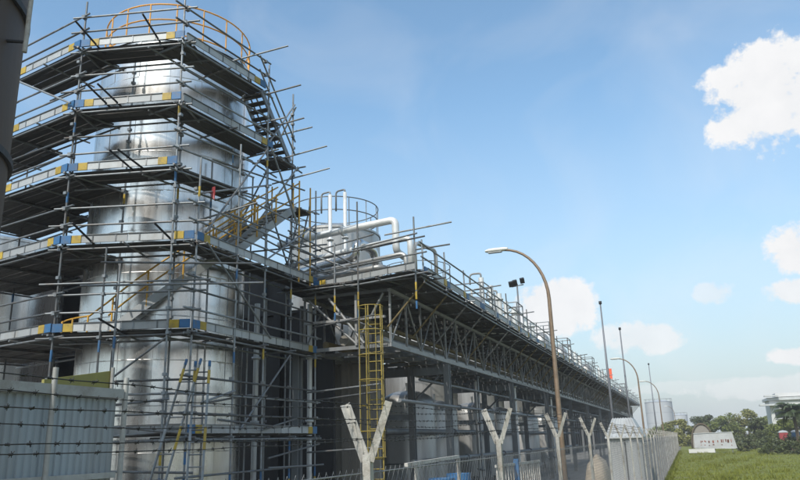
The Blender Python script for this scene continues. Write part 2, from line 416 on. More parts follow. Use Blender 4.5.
def run(P, Q, z, w, inward, par, ext=(.35, .35), rails=True, nplank=None, paint=(1, 1), toe=True, planks=True, transom=1.6, step=0.0, rail_z=(.55, 1.05)):
    """one straight stretch of deck from P to Q; inward = +1 when the deck lies left of P>Q"""
    P, Q = Vector((P[0], P[1], z)), Vector((Q[0], Q[1], z)); d = (Q - P); L = d.length; d.normalize()
    n = Vector((-d.y, d.x, 0)) * inward; rz = math.atan2(d.y, d.x)
    npk = nplank or max(3, int(w / .24))
    if planks:
        for i in range(npk):
            o = .05 + (i + .5) * w / npk
            nb = max(1, round(L / 2.6))
            for b in range(nb):
                l = L / nb; ov = .10 + jit(.08) + (step * i if b == nb - 1 else 0)
                c = P + d * (l * (b + .5) + ov * .25) + n * o + Vector((0, 0, .03 + jit(.012) + (.012 if b % 2 else 0)))
                box('deck_plank', c, (l + ov * .5, w / npk - .032, .045), 'plank', par, rz + jit(.008))
    nt = max(2, int(L / transom) + 1)
    for i in range(nt):
        p = P + d * (L * i / (nt - 1)) - Vector((0, 0, .045))
        tube('transom', p - n * (.25 + jit(.12)), p + n * (w + .3 + jit(.1)), TR, 'galv', par)
    for o, dz in ((0, -.10), (w + .08, -.10)):
        tube('ledger', P - d * (ext[0] + jit(.12)) + n * o + Vector((0, 0, dz)), Q + d * (ext[1] + jit(.12)) + n * o + Vector((0, 0, dz)), TR, 'galv', par)
    if toe:
        tb0 = P - n * .045 + Vector((0, 0, .16))
        nseg = max(1, round(L / 2.4))
        for i in range(nseg):
            a0, a1 = L * i / nseg, L * (i + 1) / nseg
            x0 = a0 + (.55 if i == 0 and paint[0] else .01); x1 = a1 - (.55 if i == nseg - 1 and paint[1] else .01)
            box('toe_board', tb0 + d * ((x0 + x1) / 2), (x1 - x0, .03, .20), 'toe', par, rz)
            box('toe_board_lip', tb0 + d * ((x0 + x1) / 2) + Vector((0, 0, .115)) - n * .012, (x1 - x0, .06, .022), 'galv', par, rz)
            k = max(2, int((x1 - x0) / .55))
            for j in range(k):
                box('toe_board_rib', tb0 + d * (x0 + (x1 - x0) * (j + .5) / k) - n * .021, (.035, .014, .19), 'galv', par, rz)
        for e, on in enumerate(paint):
            if not on: continue
            s = .02 if e == 0 else L - .02; sg = 1 if e == 0 else -1
            box('toe_board_end', tb0 + d * (s + sg * .12) - n * .015, (.27, .045, .225), 'blue', par, rz)
            box('toe_board_end', tb0 + d * (s + sg * .40) - n * .012, (.26, .042, .215), 'yellow', par, rz)
    if rails:
        for dz in rail_z:
            tube('guard_rail', P - d * (ext[0] + jit(.15)) - n * .05 + Vector((0, 0, dz + jit(.02))), Q + d * (ext[1] + jit(.15)) - n * .05 + Vector((0, 0, dz + jit(.03))), TR, 'galv', par)
            for pp in (P, Q): coupler(pp - n * .03 + Vector((0, 0, dz)))
    for pp in (P, Q): coupler(pp - Vector((0, 0, .1)))
def standard(x, y, z0, z1, par, bands=(), lean=(0, 0)):
    tube('standard', (x, y, z0), (x + lean[0], y + lean[1], z1), TR, 'galv', par)
    for (z, m) in bands:
        f = (z - z0) / (z1 - z0)
        tube('painted_band', (x + lean[0] * f, y + lean[1] * f, z), (x + lean[0] * f, y + lean[1] * f, z + .3), TR + .004, m, par)
    if z0 < .1: box('base_plate', (x, y, .02), (.2, .2, .03), 'galv', par)
for i, z in enumerate(LV):
    b = Bu if i < 3 else B
    wf = .95
    if i < 5: run(A, Dl, z + .02, 1.25 if i < 2 else 2.4, -1, sc_, paint=(1, 1))
    if 0 < i < 5: run(Dl, El, z + .01, 1.7 if i < 2 else 3.0, -1, sc_, paint=(0, 0))
    if i < 5: run(A, b, z, wf, 1, sc_, paint=(1, 1), step=.09 if i < 3 else 0)
    else: run(A + (b - A) * .22, b, z, wf, 1, sc_, paint=(1, 0))
    if i == 0: run(b, Cu, z - .05, .9, 1, sc_, paint=(0, 1))
    elif i == 1: run(b, Cu + Vector((0, .5, 0)), z - .04, .9, 1, sc_, paint=(0, 1))
    elif i == 2: run(b, Cu - Vector((0, 1.1, 0)), z - .04, .9, 1, sc_, paint=(0, 0), toe=False)
    else: run(b, Cl, z - .01, .85, 1, sc_, paint=(1, 1))
# standards: outer line, inner line
for p, top in ((A, 15.6), (Bu, 15.5), (B, 10.4), ((A + Bu) / 2 + Vector((.25, -.1, 0)), 7.4), (Dl, 15.4), ((Dl + El) / 2, 13.4), (El, 13.4),
               (Vector((-11.62, 17.2, 0)), 11.5), (Vector((-11.6, 18.75, 0)), 15.0), (Vector((-11.6, 20.4, 0)), 14.75), (Cl, 11.5)):
    bands = [(z + random.choice((-.7, -.45, 1.25)), random.choice(('blue', 'yellow', 'blue'))) for z in LV if z + 1.6 < top and random.random() < .6]
    bands += [(1.35, 'yellow'), (1.65, 'blue')]
    standard(p.x + jit(.02), p.y, 0, top, sc_, bands, (jit(.06), jit(.06)))
for x, y, top in ((-14.6, 15.75, 14.9), (-12.9, 16.05, 12.6), (-12.7, 17.4, 11.3), (-12.75, 19.6, 11.5), (-12.6, 21.8, 9.0), (-17.6, 16.6, 14.6), (-20.5, 17.4, 12.6),
                  (-13.9, 14.55, 7.9), (-15.9, 16.2, 12.9), (-12.75, 18.4, 12.4), (-12.7, 20.6, 12.4)):
    standard(x, y, 0, top, sc_, [(LV[random.randint(1, 4)] - .5, random.choice(('blue', 'yellow')))], (jit(.05), jit(.05)))
# long diagonal braces and stray tubes
for p, q in (((-11.55, 15.6, 8.3), (-11.5, 18.6, 11.9)), ((-11.5, 19.0, 5.8), (-11.5, 15.6, 8.0)), ((-11.52, 17.5, 3.1), (-11.52, 20.2, 5.4)),
             ((-15.2, 14.0, 12.2), (-18.4, 14.6, 14.0)), ((-14.9, 13.95, 3.2), (-12.0, 15.0, 5.5)), ((-11.45, 18.6, 8.2), (-11.45, 21.8, 10.2)),
             ((-11.45, 20.5, 9.9), (-11.5, 18.8, 12.0)), ((-12.7, 18.5, 9.0), (-12.7, 20.5, 12.0)), ((-11.7, 20.45, 8.2), (-11.7, 18.85, 10.4)),
             ((-11.7, 15.2, 9.3), (-11.6, 19.0, 10.8)), ((-13.2, 13.6, 7.2), (-10.4, 16.6, 7.5)), ((-13.6, 13.4, 6.6), (-10.2, 16.4, 6.9))):
    tube('brace', p, q, TR, 'galv', sc_)
for k in range(9):            # short transom tails that poke out past the decks
    i = k % 5; z = LV[i]; f = .15 + .7 * ((k * .37) % 1); b = Bu if i < 3 else B
    p = A + (b - A) * f
    dx = Vector((jit(.15), -.75 - .25 * random.random(), 0))
    tube('tail_tube', Vector((p.x, p.y, z - .05)) - dx * .35 + Vector((0, 0, .02)), Vector((p.x, p.y, z + .32 + jit(.1))) + dx, TR, 'dark_steel', sc_)
for (y, z, l) in ((17.9, 15.0, 1.3), (18.6, 13.9, 1.4), (19.2, 13.0, 1.2), (20.3, 12.35, 1.5), (20.5, 11.6, 1.5), (16.6, 9.2, 1.1)):
    tube('tail_tube', (-12.3, y - .3, z - .25), (-12.3 + l + .4, y + .35, z + .25), TR, 'galv', sc_)
# scaffold stair flight between the second deck and the top deck
for s in (0, .7):
    bar('stair_stringer', (-12.3 + s, 20.2, 12.05), (-12.3 + s, 18.3, 13.85), .05, .2, 'galv', sc_)
for k in range(10):
    f = (k + .5) / 10
    box('stair_tread', (-11.95, 20.2 - 1.9 * f, 12.05 + 1.8 * f), (.66, .24, .035), 'plank', sc_)
for s in (-.03, .73):
    for dz in (.5, 1.0): tube('guard_rail', (-12.3 + s, 20.5, 11.9 + dz), (-12.3 + s, 18.1, 14.05 + dz), TR, 'galv', sc_)
run((-11.55, 19.6), (-11.55, 20.6), 12.0, .95, 1, sc_, paint=(0, 0), toe=False, rails=False)
for p, q in (((-11.5, 16.5, 9.1), (-11.5, 22.3, 9.35)), ((-11.5, 17.0, 9.8), (-11.45, 21.9, 9.9)), ((-12.9, 18.2, 10.7), (-11.2, 21.6, 10.5)), ((-12.9, 17.6, 11.4), (-11.4, 20.9, 11.2)),
             ((-12.6, 19.0, 9.0), (-11.4, 20.4, 11.9)), ((-11.45, 18.8, 11.9), (-11.45, 20.4, 9.9)), ((-12.7, 20.4, 12.1), (-11.5, 20.4, 14.2)), ((-11.55, 18.75, 12.2), (-11.55, 20.4, 14.3)),
             ((-12.9, 18.7, 12.9), (-11.0, 18.8, 13.0)), ((-12.9, 20.4, 13.2), (-10.9, 20.5, 13.35)), ((-13.0, 19.8, 8.9), (-11.3, 22.4, 9.6)), ((-13.0, 19.2, 9.7), (-11.2, 22.6, 8.5))):
    tube('brace', p, q, TR, 'galv', sc_)
# clutter of tubes about the foot of the tower
rt = random.Random(5)
for k in range(16):
    z = rt.uniform(.9, 4.6); y0 = rt.uniform(15, 19.5)
    if k % 2: tube('brace', (-11.45 + rt.uniform(-.3, .5), y0, z), (-11.3 + rt.uniform(-.4, .6), y0 + rt.uniform(1.2, 3.2), z + rt.uniform(-.4, .4)), TR, rt.choice(('galv', 'galv', 'steel')), sc_)
    else: tube('brace', (-14.8 + rt.uniform(0, 2), 13.9 + rt.uniform(0, .5), z), (-12.4 + rt.uniform(0, 1.4), 14.6 + rt.uniform(0, .6), z + rt.uniform(-.25, .25)), TR, rt.choice(('galv', 'steel')), sc_)
for z in (2.4, 4.3): tube('brace', (-11.6, 21.5, z), (-8.7, 20.95, z + .1), TR, 'galv', sc_)
# lower ledgers
for z in (1.9, 4.35, 6.95):
    tube('ledger', (-15.6, 13.98, z), (-11.2, 15.42, z + jit(.05)), TR, 'galv', sc_)
    tube('ledger', (-11.6, 14.9, z + .05), (-11.45, 22.4, z + .05 + jit(.05)), TR, 'galv', sc_)
for z in (4.05, 6.5, 9.2):
    tube('ledger', (-11.5, 21.75, z), (-8.9, 21.1, z + .12), TR, 'galv', sc_)
for (x, y, top) in [(A.x, A.y, 15), (Bu.x, Bu.y, 15), (B.x, B.y, 10), (Dl.x, Dl.y, 15), (-11.62, 17.2, 11), (-11.6, 18.75, 14.5), (-11.6, 20.4, 14.5), (Cl.x, Cl.y, 11), (-14.6, 15.75, 14.5), (-12.9, 16.05, 12), (-17.6, 16.6, 14), (-13.9, 14.55, 7.5)]:
    for z in LV:
        for dz in (-.1, .55, 1.05, 1.5):
            if z + dz < top: coupler((x + jit(.03), y - .03, z + dz + jit(.03)), .05)
o = link('couplers', setmat(mesh_from(coupV, coupF), 'galv'), None, sc_, kind='stuff')

# spiral stair bolted to the tank
st = thing('spiral_stair', 'grey spiral stair with yellow handrails climbing round the shiny tank', 'staircase', (-14.5, 15.7, 5.6))
def hz(a): return 5.86 + (a + 78) / 70 * 2.9
def hp(a, r, dz=0): return Vector((TC[0] + r * math.cos(R_(a)), TC[1] + r * math.sin(R_(a)), hz(a) + dz))
angs = [-80 + k * 4 for k in range(25)]
def ribbon(name, r, z0, z1, m):
    V, F = [], []
    for a in angs:
        for rr in (r - .02, r + .02):
            for dz in (z0, z1): V.append(hp(a, rr, dz))
    for i in range(len(angs) - 1):
        b = i * 4
        for (p, q) in ((0, 1), (1, 3), (3, 2), (2, 0)): F.append((b + p, b + q, b + 4 + q, b + 4 + p))
    F.append((0, 2, 3, 1)); e = (len(angs) - 1) * 4; F.append((e, e + 1, e + 3, e + 2))
    link(name, setmat(mesh_from(V, F), m), None, st)
ribbon('stringer', 2.62, -.2, .12, 'toe'); ribbon('stringer', 3.02, -.2, .12, 'toe')
for k in range(22):
    a = -78 + k * 4.2
    box('tread', hp(a, 2.82, -.02), (.37, .25, .035), 'truss', st, R_(a))
for dz in (.92, .50):
    pts = [Vector((TC[0] + 3.02 * math.cos(R_(a)), TC[1] + 3.02 * math.sin(R_(a)), 5.75 + dz - .35)) for a in (-122, -112, -102, -92)] if dz > .6 else []
    sweep('handrail', pts + [hp(a, 3.02, dz) for a in angs], .026, 'stair_yellow', st, 6)
for a in (-78, -60, -42, -24, -6, 10):
    tube('rail_post', hp(a, 3.02, -.1), hp(a, 3.02, .92), .026, 'stair_yellow', st)
for a in (-120, -106, -93):
    x, y = TC[0] + 3.02 * math.cos(R_(a)), TC[1] + 3.02 * math.sin(R_(a))
    tube('rail_post', (x, y, 5.62), (x, y, 6.34), .026, 'stair_yellow', st)

# metal stair flight on the walkway side, between the fourth and third decks
fl = thing('stair_flight', 'pale grey stair flight with yellow handrails between tank and walkway', 'staircase', (-12.2, 17.4, 8.0))
f0, f1 = Vector((-12.25, 17.3, 8.08)), Vector((-12.0, 20.6, 10.5))
for sx in (-.38, .38): bar('stringer', f0 + Vector((sx, 0, 0)), f1 + Vector((sx, 0, 0)), .05, .24, 'toe', fl)
for k in range(13):
    p = f0.lerp(f1, (k + .5) / 13); box('tread', p, (.70, .26, .04), 'toe', fl)
for sx in (-.42, .42):
    for dz in (.5, .95): tube('handrail', f0 + Vector((sx, -.2, dz)), f1 + Vector((sx, .2, dz)), .026, 'stair_yellow', fl)
    for f in (.05, .35, .65, .95):
        p = f0.lerp(f1, f) + Vector((sx, 0, 0)); tube('rail_post', p, p + Vector((0, 0, .97)), .026, 'stair_yellow', fl)
for k in range(3): box('landing_plank', (-12.0, 20.82 + k * .26, 10.48), (1.1, .24, .04), 'plank', fl)
for y in (20.7, 21.5): tube('landing_post', (-11.5, y, 7.9), (-11.5, y, 11.5), .028, 'stair_yellow', fl)

o = link('red_rag', setmat(mesh_from([(-.05, 0, .18), (.06, .01, .2), (.09, -.02, -.02), (.03, .02, -.2), (-.07, .01, -.1), (-.02, .05, .02)], [(0, 5, 1), (1, 5, 2), (2, 5, 3), (3, 5, 4), (4, 5, 0)]), 'red'), Matrix.Translation((-11.62, 15.95, 9.55)))
o['label'] = 'small red rag tied to a scaffold tube on the shiny tank'; o['category'] = 'rag'

# ladders leaning on the first lift
def ladder(label, p0, p1, w, wd):
    t = thing('ladder', label, 'ladder', p0, 'aluminium ladders at the scaffold foot')
    p0, p1 = Vector(p0), Vector(p1); wd = Vector(wd).normalized() * w / 2
    for s in (-1, 1):
        bar('side_rail', p0 + wd * s, p1 + wd * s, .03, .055, 'galv', t)
        tube('painted_band', p0 + (p1 - p0) * .97 + wd * s, p1 + wd * s, .036, 'blue', t)
        tube('painted_band', p0 + (p1 - p0) * .88 + wd * s, p0 + (p1 - p0) * .95 + wd * s, .035, 'yellow', t)
        tube('painted_band', p0 + (p1 - p0) * .55 + wd * s, p0 + (p1 - p0) * .66 + wd * s, .035, 'yellow' if s > 0 else 'galv', t)
    n = int((p1 - p0).length / .28)
    for i in range(1, n): 
        q = p0 + (p1 - p0) * i / n; tube('rung', q - wd, q + wd, .016, 'galv', t)
ladder('ladder with yellow and blue tips leaning left of its twin', (-11.65, 13.6, .0), (-11.1, 14.75, 4.75), .36, (1, .3, 0))
ladder('ladder leaning close right of another ladder at the scaffold foot', (-10.35, 13.9, .0), (-10.95, 14.9, 4.7), .36, (1, .3, 0))

# ------------------------------------------------------------------ pipe rack
YE = 140
rk = thing('pipe_rack', 'long steel truss pipe rack on columns running away along the fence', 'pipe rack', (-10, 21.6, 0))
def h_column(x, y, z0, z1, m='steel', s=.24):
    def mk():
        V, F = [], []
        a, tt = .5, .07
        prof = [(-a, -a), (a, -a), (a, -a + tt * 2), (tt, -a + tt * 2), (tt, a - tt * 2), (a, a - tt * 2), (a, a), (-a, a), (-a, a - tt * 2), (-tt, a - tt * 2), (-tt, -a + tt * 2), (-a, -a + tt * 2)]
        for z in (0, 1):
            for p in prof: V.append((p[0], p[1], z))
        n = len(prof)
        for i in range(n): F.append((i, (i + 1) % n, n + (i + 1) % n, n + i))
        F.append(tuple(range(n - 1, -1, -1))); F.append(tuple(range(n, 2 * n)))
        return mesh_from(V, F)
    return link('column', cached('hcol', m, mk), Matrix.Translation((x, y, z0)) @ Matrix.Diagonal((s, s, z1 - z0, 1)), rk)
XO, XI = -8.7, -11.9
ZC, ZT = 5.72, 7.55
cols = [21.9, 27.9, 39.6, 50.5, 61.6, 73, 84, 95, 106, 117, 128, 139]
for i, y in enumerate(cols):
    for x in (XO, -10.25, XI - .3):
        if i == 0 and x != XI - .3: continue
        h_column(x, y, .05, ZC - .11)
        box('base_plate', (x, y, .03), (.4, .4, .04), 'steel', rk)
    if i:
        bar('portal_beam', (XO - .13, y, ZC - .36), (-10.12, y, ZC - .36), .16, .3, 'steel', rk)
        bar('portal_beam', (-10.38, y, ZC - .36), (XI - .15, y, ZC - .36), .16, .3, 'steel', rk)
        bar('portal_beam', (-10.38, y, 3.6), (XI - .15, y, 3.6), .14, .22, 'steel', rk)
        tube('knee_brace', (-9.0, y, 5.2), (-10.15, y, 4.2), .045, 'steel', rk)
nb = int((YE - 21.8) / 1.5)
for x in (XO, XI):
    for i in range(8):
        y0, y1 = 21.8 + i * (YE - 21.8) / 8, 21.8 + (i + 1) * (YE - 21.8) / 8 - .01
        bar('bottom_chord', (x, y0, ZC), (x, y1, ZC), .13, .13, 'truss', rk)
        bar('top_chord', (x, y0, ZT), (x, y1, ZT), .11, .11, 'truss', rk)
    for i in range(nb + 1):
        y = 21.88 + i * 1.5
        bar('truss_post', (x, y, ZC + .08), (x, y, ZT - .05), .065, .065, 'truss', rk)
        if i < nb:
            if i % 2 == 0: tube('truss_diagonal', (x, y + .06, ZC + .1), (x, y + 1.44, ZT - .08), .033, 'truss', rk, 6)
            else: tube('truss_diagonal', (x, y + .06, ZT - .08), (x, y + 1.44, ZC + .1), .033, 'truss', rk, 6)
for i in range(nb + 1):
    y = 21.88 + i * 1.5
    bar('cross_beam', (XO - .08, y, ZC), (XI + .08, y, ZC), .1, .12, 'steel', rk)
    bar('cross_beam', (XO - .08, y, ZT + .01), (XI + .08, y, ZT + .01), .08, .1, 'steel', rk)
# end frame towards the camera
tube('truss_diagonal', (-11.7, 21.8, ZT - .1), (-9.9, 21.8, ZC + .1), .045, 'truss', rk)
tube('truss_diagonal', (-8.9, 21.8, ZT - .1), (-9.9, 21.8, ZC + .1), .045, 'truss', rk)
tube('truss_diagonal', (-10.9, 21.75, ZT - .1), (-9.6, 21.75, ZC + .1), .05, 'truss', rk)
bar('truss_post', (-9.9, 21.8, ZC + .06), (-9.9, 21.8, ZT - .05), .08, .08, 'truss', rk)
# pipes lying inside the truss and slung under it
def long_pipe(label, x, z, r, y0, y1, m, name='process_pipe'):
    t = thing(name, label, 'pipe', (x, y0, z), 'pipes along the rack')
    n = 6
    for i in range(n):
        a, b = y0 + (y1 - y0) * i / n, y0 + (y1 - y0) * (i + 1) / n
        tube('pipe_length', (x, a, z), (x, b - .004, z), r, m, t, 12)
        tube('flange', (x, b - .06, z), (x, b + .05, z), r + .05, m, t, 12)
    return t
for x, z, r, m, l in ((-9.3, 6.0, .14, 'clad_dull', 'grey pipe lying nearest the outer truss side'), (-9.9, 5.95, .10, 'steel', 'thin dark pipe inside the truss beside the grey pipe'),
                   (-10.6, 6.05, .18, 'wall_conc', 'thick brown lagged pipe in the middle of the truss'), (-11.3, 5.95, .12, 'ochre', 'dirty yellow pipe inside the truss by its far side'),
                   (-10.0, 6.75, .09, 'ochre', 'thin ochre pipe on the upper tier inside the truss'), (-10.9, 6.85, .12, 'wall_conc', 'brown pipe on the upper tier inside the truss')):
    long_pipe(l, x, z, r, 22.3, YE, m)
long_pipe('pale pipe at knee height under the rack', -9.6, 1.9, .09, 26, 70, 'steel')
long_pipe('grey pipe at head height under the rack behind the columns', -10.7, 3.05, .11, 26, 80, 'steel')
long_pipe('thin pale pipe hung below the lower chord', -9.2, 4.9, .06, 26, 90, 'steel')
long_pipe('horizontal grey pipe slung low between the rack columns', -8.45, 3.92, .06, 21.9, 62, 'steel')
box('pipe_rest', (-10.3, 21.7, 6.64), (3.0, .1, .08), 'truss', rk)

# walkway scaffold on top of the rack
wk = thing('scaffold_walkway', 'long plank walkway with guard rails built over the pipe rack', 'walkway', (-10, 21, 7.6))
XE, ZD = -7.32, 7.82
Pn, Qn = Vector((-11.45, 21.75, 0)), Vector((XE, 20.75, 0))
run(Pn, Qn, ZD, 1.0, 1, wk, paint=(1, 0), transom=1.4)
npk = 21
pw = (XE + 12.55) / npk
jV, jF = [], []
for b in range(48):
    y0 = 21.35 + b * 2.45
    for i in range(npk):
        x = -12.55 + (i + .5) * pw
        z = ZD + .03 + jit(.006) + (.012 if b % 2 else 0)
        if b < 4: box('deck_plank', (x, y0 + 1.22, z), (pw - .022, 2.5, .045), 'plank', wk)
        else:
            k = len(jV); hx, hy, hz_ = (pw - .022) / 2, 1.25, .0225
            for sx in (-hx, hx):
                for sy in (-hy, hy):
                    for sz in (-hz_, hz_): jV.append((x + sx, y0 + 1.22 + sy, z + sz))
            for f in [(0, 1, 3, 2), (4, 6, 7, 5), (0, 4, 5, 1), (2, 3, 7, 6), (0, 2, 6, 4), (1, 5, 7, 3)]: jF.append(tuple(k + q for q in f))
    tube('transom', (XE + .3 + jit(.1), y0, ZD - .07), (-12.7, y0, ZD - .07), TR, 'galv', wk)
    tube('guard_post', (XE + jit(.02), y0 + .1, ZD - .25), (XE + jit(.04), y0 + .1, ZD + 1.2 + random.choice((0, 0, .15, .4))), TR, 'galv', wk)
    for dz in (.55, 1.02):
        tube('guard_rail', (XE + .05, y0 - .25 + jit(.15), ZD + dz + jit(.02)), (XE + .05, y0 + 2.6 + jit(.15), ZD + dz + jit(.02)), TR, 'galv', wk)
    box('toe_board', (XE + .05, y0 + 1.2, ZD + .16), (.03, 1.75, .20), 'toe', wk)
    box('toe_board_lip', (XE + .062, y0 + 1.2, ZD + .275), (.06, 1.75, .022), 'galv', wk)
    box('toe_board_end', (XE + .062, y0 + .17, ZD + .16), (.045, .3, .22), 'blue', wk)
    box('toe_board_end', (XE + .062, y0 + 2.25, ZD + .16), (.045, .28, .22), random.choice(('yellow', 'blue', 'toe')), wk)
    tube('ledger', (XE + .03, y0 - .3, ZD - .12), (XE + .03, y0 + 2.7, ZD - .12), TR, 'galv', wk)
    tube('ledger', (XE + .10, y0 - .2, ZD - .30), (XE + .10, y0 + 2.6, ZD - .30), TR, 'galv', wk)
    tube('raker', (XE + .05, y0 + .25, ZD - .1), (XO + .02, y0 + .25, ZC + .55), TR + .006, random.choice(('truss', 'ochre', 'ochre', 'truss')), wk)
    if b % 3 == 0: tube('tail_tube', (XE - .4, y0 + .5, ZD + 1.0), (XE + .7, y0 + .9, ZD + 1.15), TR, 'galv', wk)
link('deck_planks_beyond', setmat(mesh_from(jV, jF), 'plank'), None, wk, kind='stuff')
for y in (21.9, 24.3, 27, 30):
    tube('guard_post', (-12.6, y, ZD - .2), (-12.6, y, ZD + 1.2), TR, 'galv', wk)
for dz in (.55, 1.05): tube('guard_rail', (-12.6, 21.7, ZD + dz), (-12.6, 60, ZD + dz), TR, 'galv', wk)
# posts along the end of the walkway, reaching to the ground
for x, y, z0, z1 in ((-9.55, 21.22, 0, 10.6), (XE - .02, 20.72, 6.9, 9.6), (-10.5, 21.4, 7.0, 9.3)):
    tube('standard', (x, y, z0), (x, y, z1), TR, 'galv', wk)
    for z, m in ((6.9, 'yellow'), (6.6, 'blue'), (7.2, 'yellow')): tube('painted_band', (x, y, z), (x, y, z + .25), TR + .004, m, wk)
for p, q in (((-11.9, 21.3, 9.2), (-9.8, 21.9, 8.3)), ((-12.0, 20.8, 9.8), (-10.2, 22.2, 8.7)), ((-8.4, 20.8, 9.15), (-6.3, 21.5, 9.5)), ((-9.7, 21.1, 8.9), (-7.2, 20.6, 9.0))):
    tube('brace', p, q, TR, 'galv', wk)

# white pipes above the walkway
def pipe(label, pts, r, m='white_pipe', rad=.24, group=None):
    t = thing('bent_pipe', label, 'pipe', pts[0], group)
    sweep('pipe_run', elbow(pts, rad, 6), r, m, t, 14)
    return t
t = pipe('white insulated pipe crossing high over the walkway and bending down', [(-14.0, 23.6, 10.2), (-12.4, 23.5, 10.32), (-9.0, 23.4, 10.5), (-9.0, 23.4, 9.3), (-9.0, 24.8, 9.25), (-9.0, 24.8, 8.0)], .135)
for x in (-12.6, -11.2): tube('flange', (x, 23.5, 10.31 + (x + 12.4) * .053), (x + .1, 23.5, 10.315 + (x + 12.4) * .053), .21, 'white_pipe', t, 14)
t = pipe('white pipe below the high bent pipe, turning along the walkway', [(-13.6, 23.7, 9.35), (-11.3, 23.6, 9.58), (-8.45, 23.4, 9.75), (-8.45, 23.4, 8.2)], .11)
t = pipe('thick silver pipe with an upturned elbow at the walkway end', [(-13.2, 23.3, 8.85), (-11.9, 23.2, 9.02), (-10.5, 23.1, 9.15), (-10.4, 23.1, 9.75), (-10.4, 24.6, 9.78), (-10.4, 25.4, 8.2)], .17, 'clad', .28)
pipe('thin grey pipe at knee height on the walkway', [(-12.2, 22.6, 8.35), (-9.2, 22.3, 8.5), (-8.9, 24, 8.6), (-8.9, 70, 8.5)], .10, 'clad_dull')
pipe('dull pipe along the back of the walkway', [(-12.0, 22.9, 8.6), (-11.2, 26, 8.7), (-11.2, 80, 8.7)], .14, 'clad_dull')
pipe('grey pipe lying on the middle of the walkway', [(-10.2, 22.6, 8.2), (-10.2, 60, 8.25), (-10.2, 110, 8.25)], .15, 'white_pipe')
pipe('slim white pipe just under the two big bent pipes', [(-13.4, 24.2, 8.9), (-9.9, 24.1, 9.25), (-9.9, 24.1, 8.1)], .08)
pipe('slim grey pipe crossing low behind the guard rail', [(-13.0, 22.5, 8.55), (-8.2, 22.2, 8.85), (-8.2, 22.2, 8.0)], .07, 'clad_dull')
pipe('upright silver pipe with a bent head by the walkway corner', [(-8.0, 22.6, 7.95), (-8.0, 22.6, 9.3), (-7.7, 24.0, 9.3), (-7.7, 24.0, 8.0)], .07, 'clad_dull')
for x, l in ((-13.95, 'left white goose-neck vent standing before the second tank'), (-13.2, 'right white goose-neck vent standing before the second tank')):
    t = thing('vent_pipe', l, 'vent', (x, 28, 8), 'goose-neck vents')
    sweep('vent_stack', [(x, 28, 7.9), (x, 28, 13.7)], .085, 'white_pipe', t, 10)
    sweep('goose_neck', elbow([(x, 28, 13.65), (x, 28, 13.85), (x - .5, 28.1, 13.85), (x - .5, 28.1, 12.9)], .16, 4), .04, 'truss', t, 8)
    for z in (9.5, 11.5): tube('flange', (x, 28, z), (x, 28, z + .08), .16, 'white_pipe', t, 10)
# yellow-blue ladder on the walkway
ladder('short ladder with blue top rising from the end of the walkway', (-12.0, 20.9, 8.1), (-11.75, 21.6, 10.85), .35, (1, .1, 0))
# equipment skyline along the walkway
def skid(label, x, y, h, kind):
    t = thing('equipment_stand', label, 'equipment', (x, y, ZD), 'equipment along the walkway')
    if kind == 'rails':
        for sx in (-.8, .8):
            for sy in (-.8, .8): tube('post', (x + sx, y + sy, ZD), (x + sx, y + sy, ZD + h), .035, 'galv', t)
        for z in (h, h - .5, h * .5):
            tube('rail', (x - .8, y - .8, ZD + z), (x + .8, y - .8, ZD + z), .03, 'galv', t); tube('rail', (x + .8, y - .8, ZD + z), (x + .8, y + .8, ZD + z), .03, 'galv', t)
            tube('rail', (x + .8, y + .8, ZD + z), (x - .8, y + .8, ZD + z), .03, 'galv', t)
        V, F = lathe([(.58, 0), (.58, h * .62), (.4, h * .72), (.05, h * .76)], 16)
        link('vessel_body', setmat(mesh_from(V, F, True), 'clad_dull'), Matrix.Translation((x, y, ZD)), t)
        tube('nozzle', (x, y, ZD + h * .74), (x, y, ZD + h * .95), .05, 'white_pipe', t)
    elif kind == 'stack':
        for k, dx in enumerate((-.35, .05, .4)):
            tube('pipe_stack', (x + dx, y + .3 * k, ZD), (x + dx, y + .3 * k, ZD + h * (1 - .14 * k)), .14, 'white_pipe', t, 10)
            tube('flange', (x + dx, y + .3 * k, ZD + h * .6), (x + dx, y + .3 * k, ZD + h * .6 + .09), .21, 'white_pipe', t, 10)
        sweep('goose_neck', elbow([(x - .35, y, ZD + h - .05), (x - .35, y, ZD + h + .25), (x - .95, y, ZD + h + .25), (x - .95, y, ZD + h - .3)], .2, 4), .05, 'truss', t, 8)
        box('valve_box', (x + .05, y + .2, ZD + h * .35), (.5, .4, .55), 'toe', t)
        tube('valve_stem', (x + .05, y - .03, ZD + h * .4), (x + .05, y - .35, ZD + h * .4), .03, 'steel', t)
    return t
EQ = [(-8.9, 33.2, 2.0, 'rails', 'railed vessel top on the walkway, nearest of the row'), (-8.6, 35.4, 2.9, 'stack', 'tall white pipe stack with crook on the walkway'),
      (-8.6, 38.8, 2.6, 'stack', 'white pipe stack beside the tall crooked one'), (-9.0, 41.2, 2.4, 'rails', 'railed vessel by the floodlight pole on the walkway'),
      (-8.6, 44.0, 2.5, 'stack', 'pipe stack right of the floodlight pole'), (-8.8, 50.8, 2.6, 'rails', 'railed equipment stand left of the lamp post on the walkway'),
      (-8.7, 58.5, 2.4, 'rails', 'railed equipment stand right of the lamp post on the walkway'), (-8.6, 66, 2.6, 'stack', 'small pipe stack on the far walkway'),
      (-8.8, 76, 2.6, 'rails', 'far railed stand on the walkway before the red marker'), (-8.6, 90, 2.8, 'stack', 'farthest pipe stack on the walkway beside the red marker'),
      (-8.8, 118, 2.6, 'rails', 'last railed stand at the far end of the walkway')]
for x, y, h, k, l in EQ: skid(l, x, y, h, k)
t = thing('floodlight_pole', 'pole with a cluster of dark floodlights on the walkway', 'floodlight', (-8.5, 42.4, ZD))
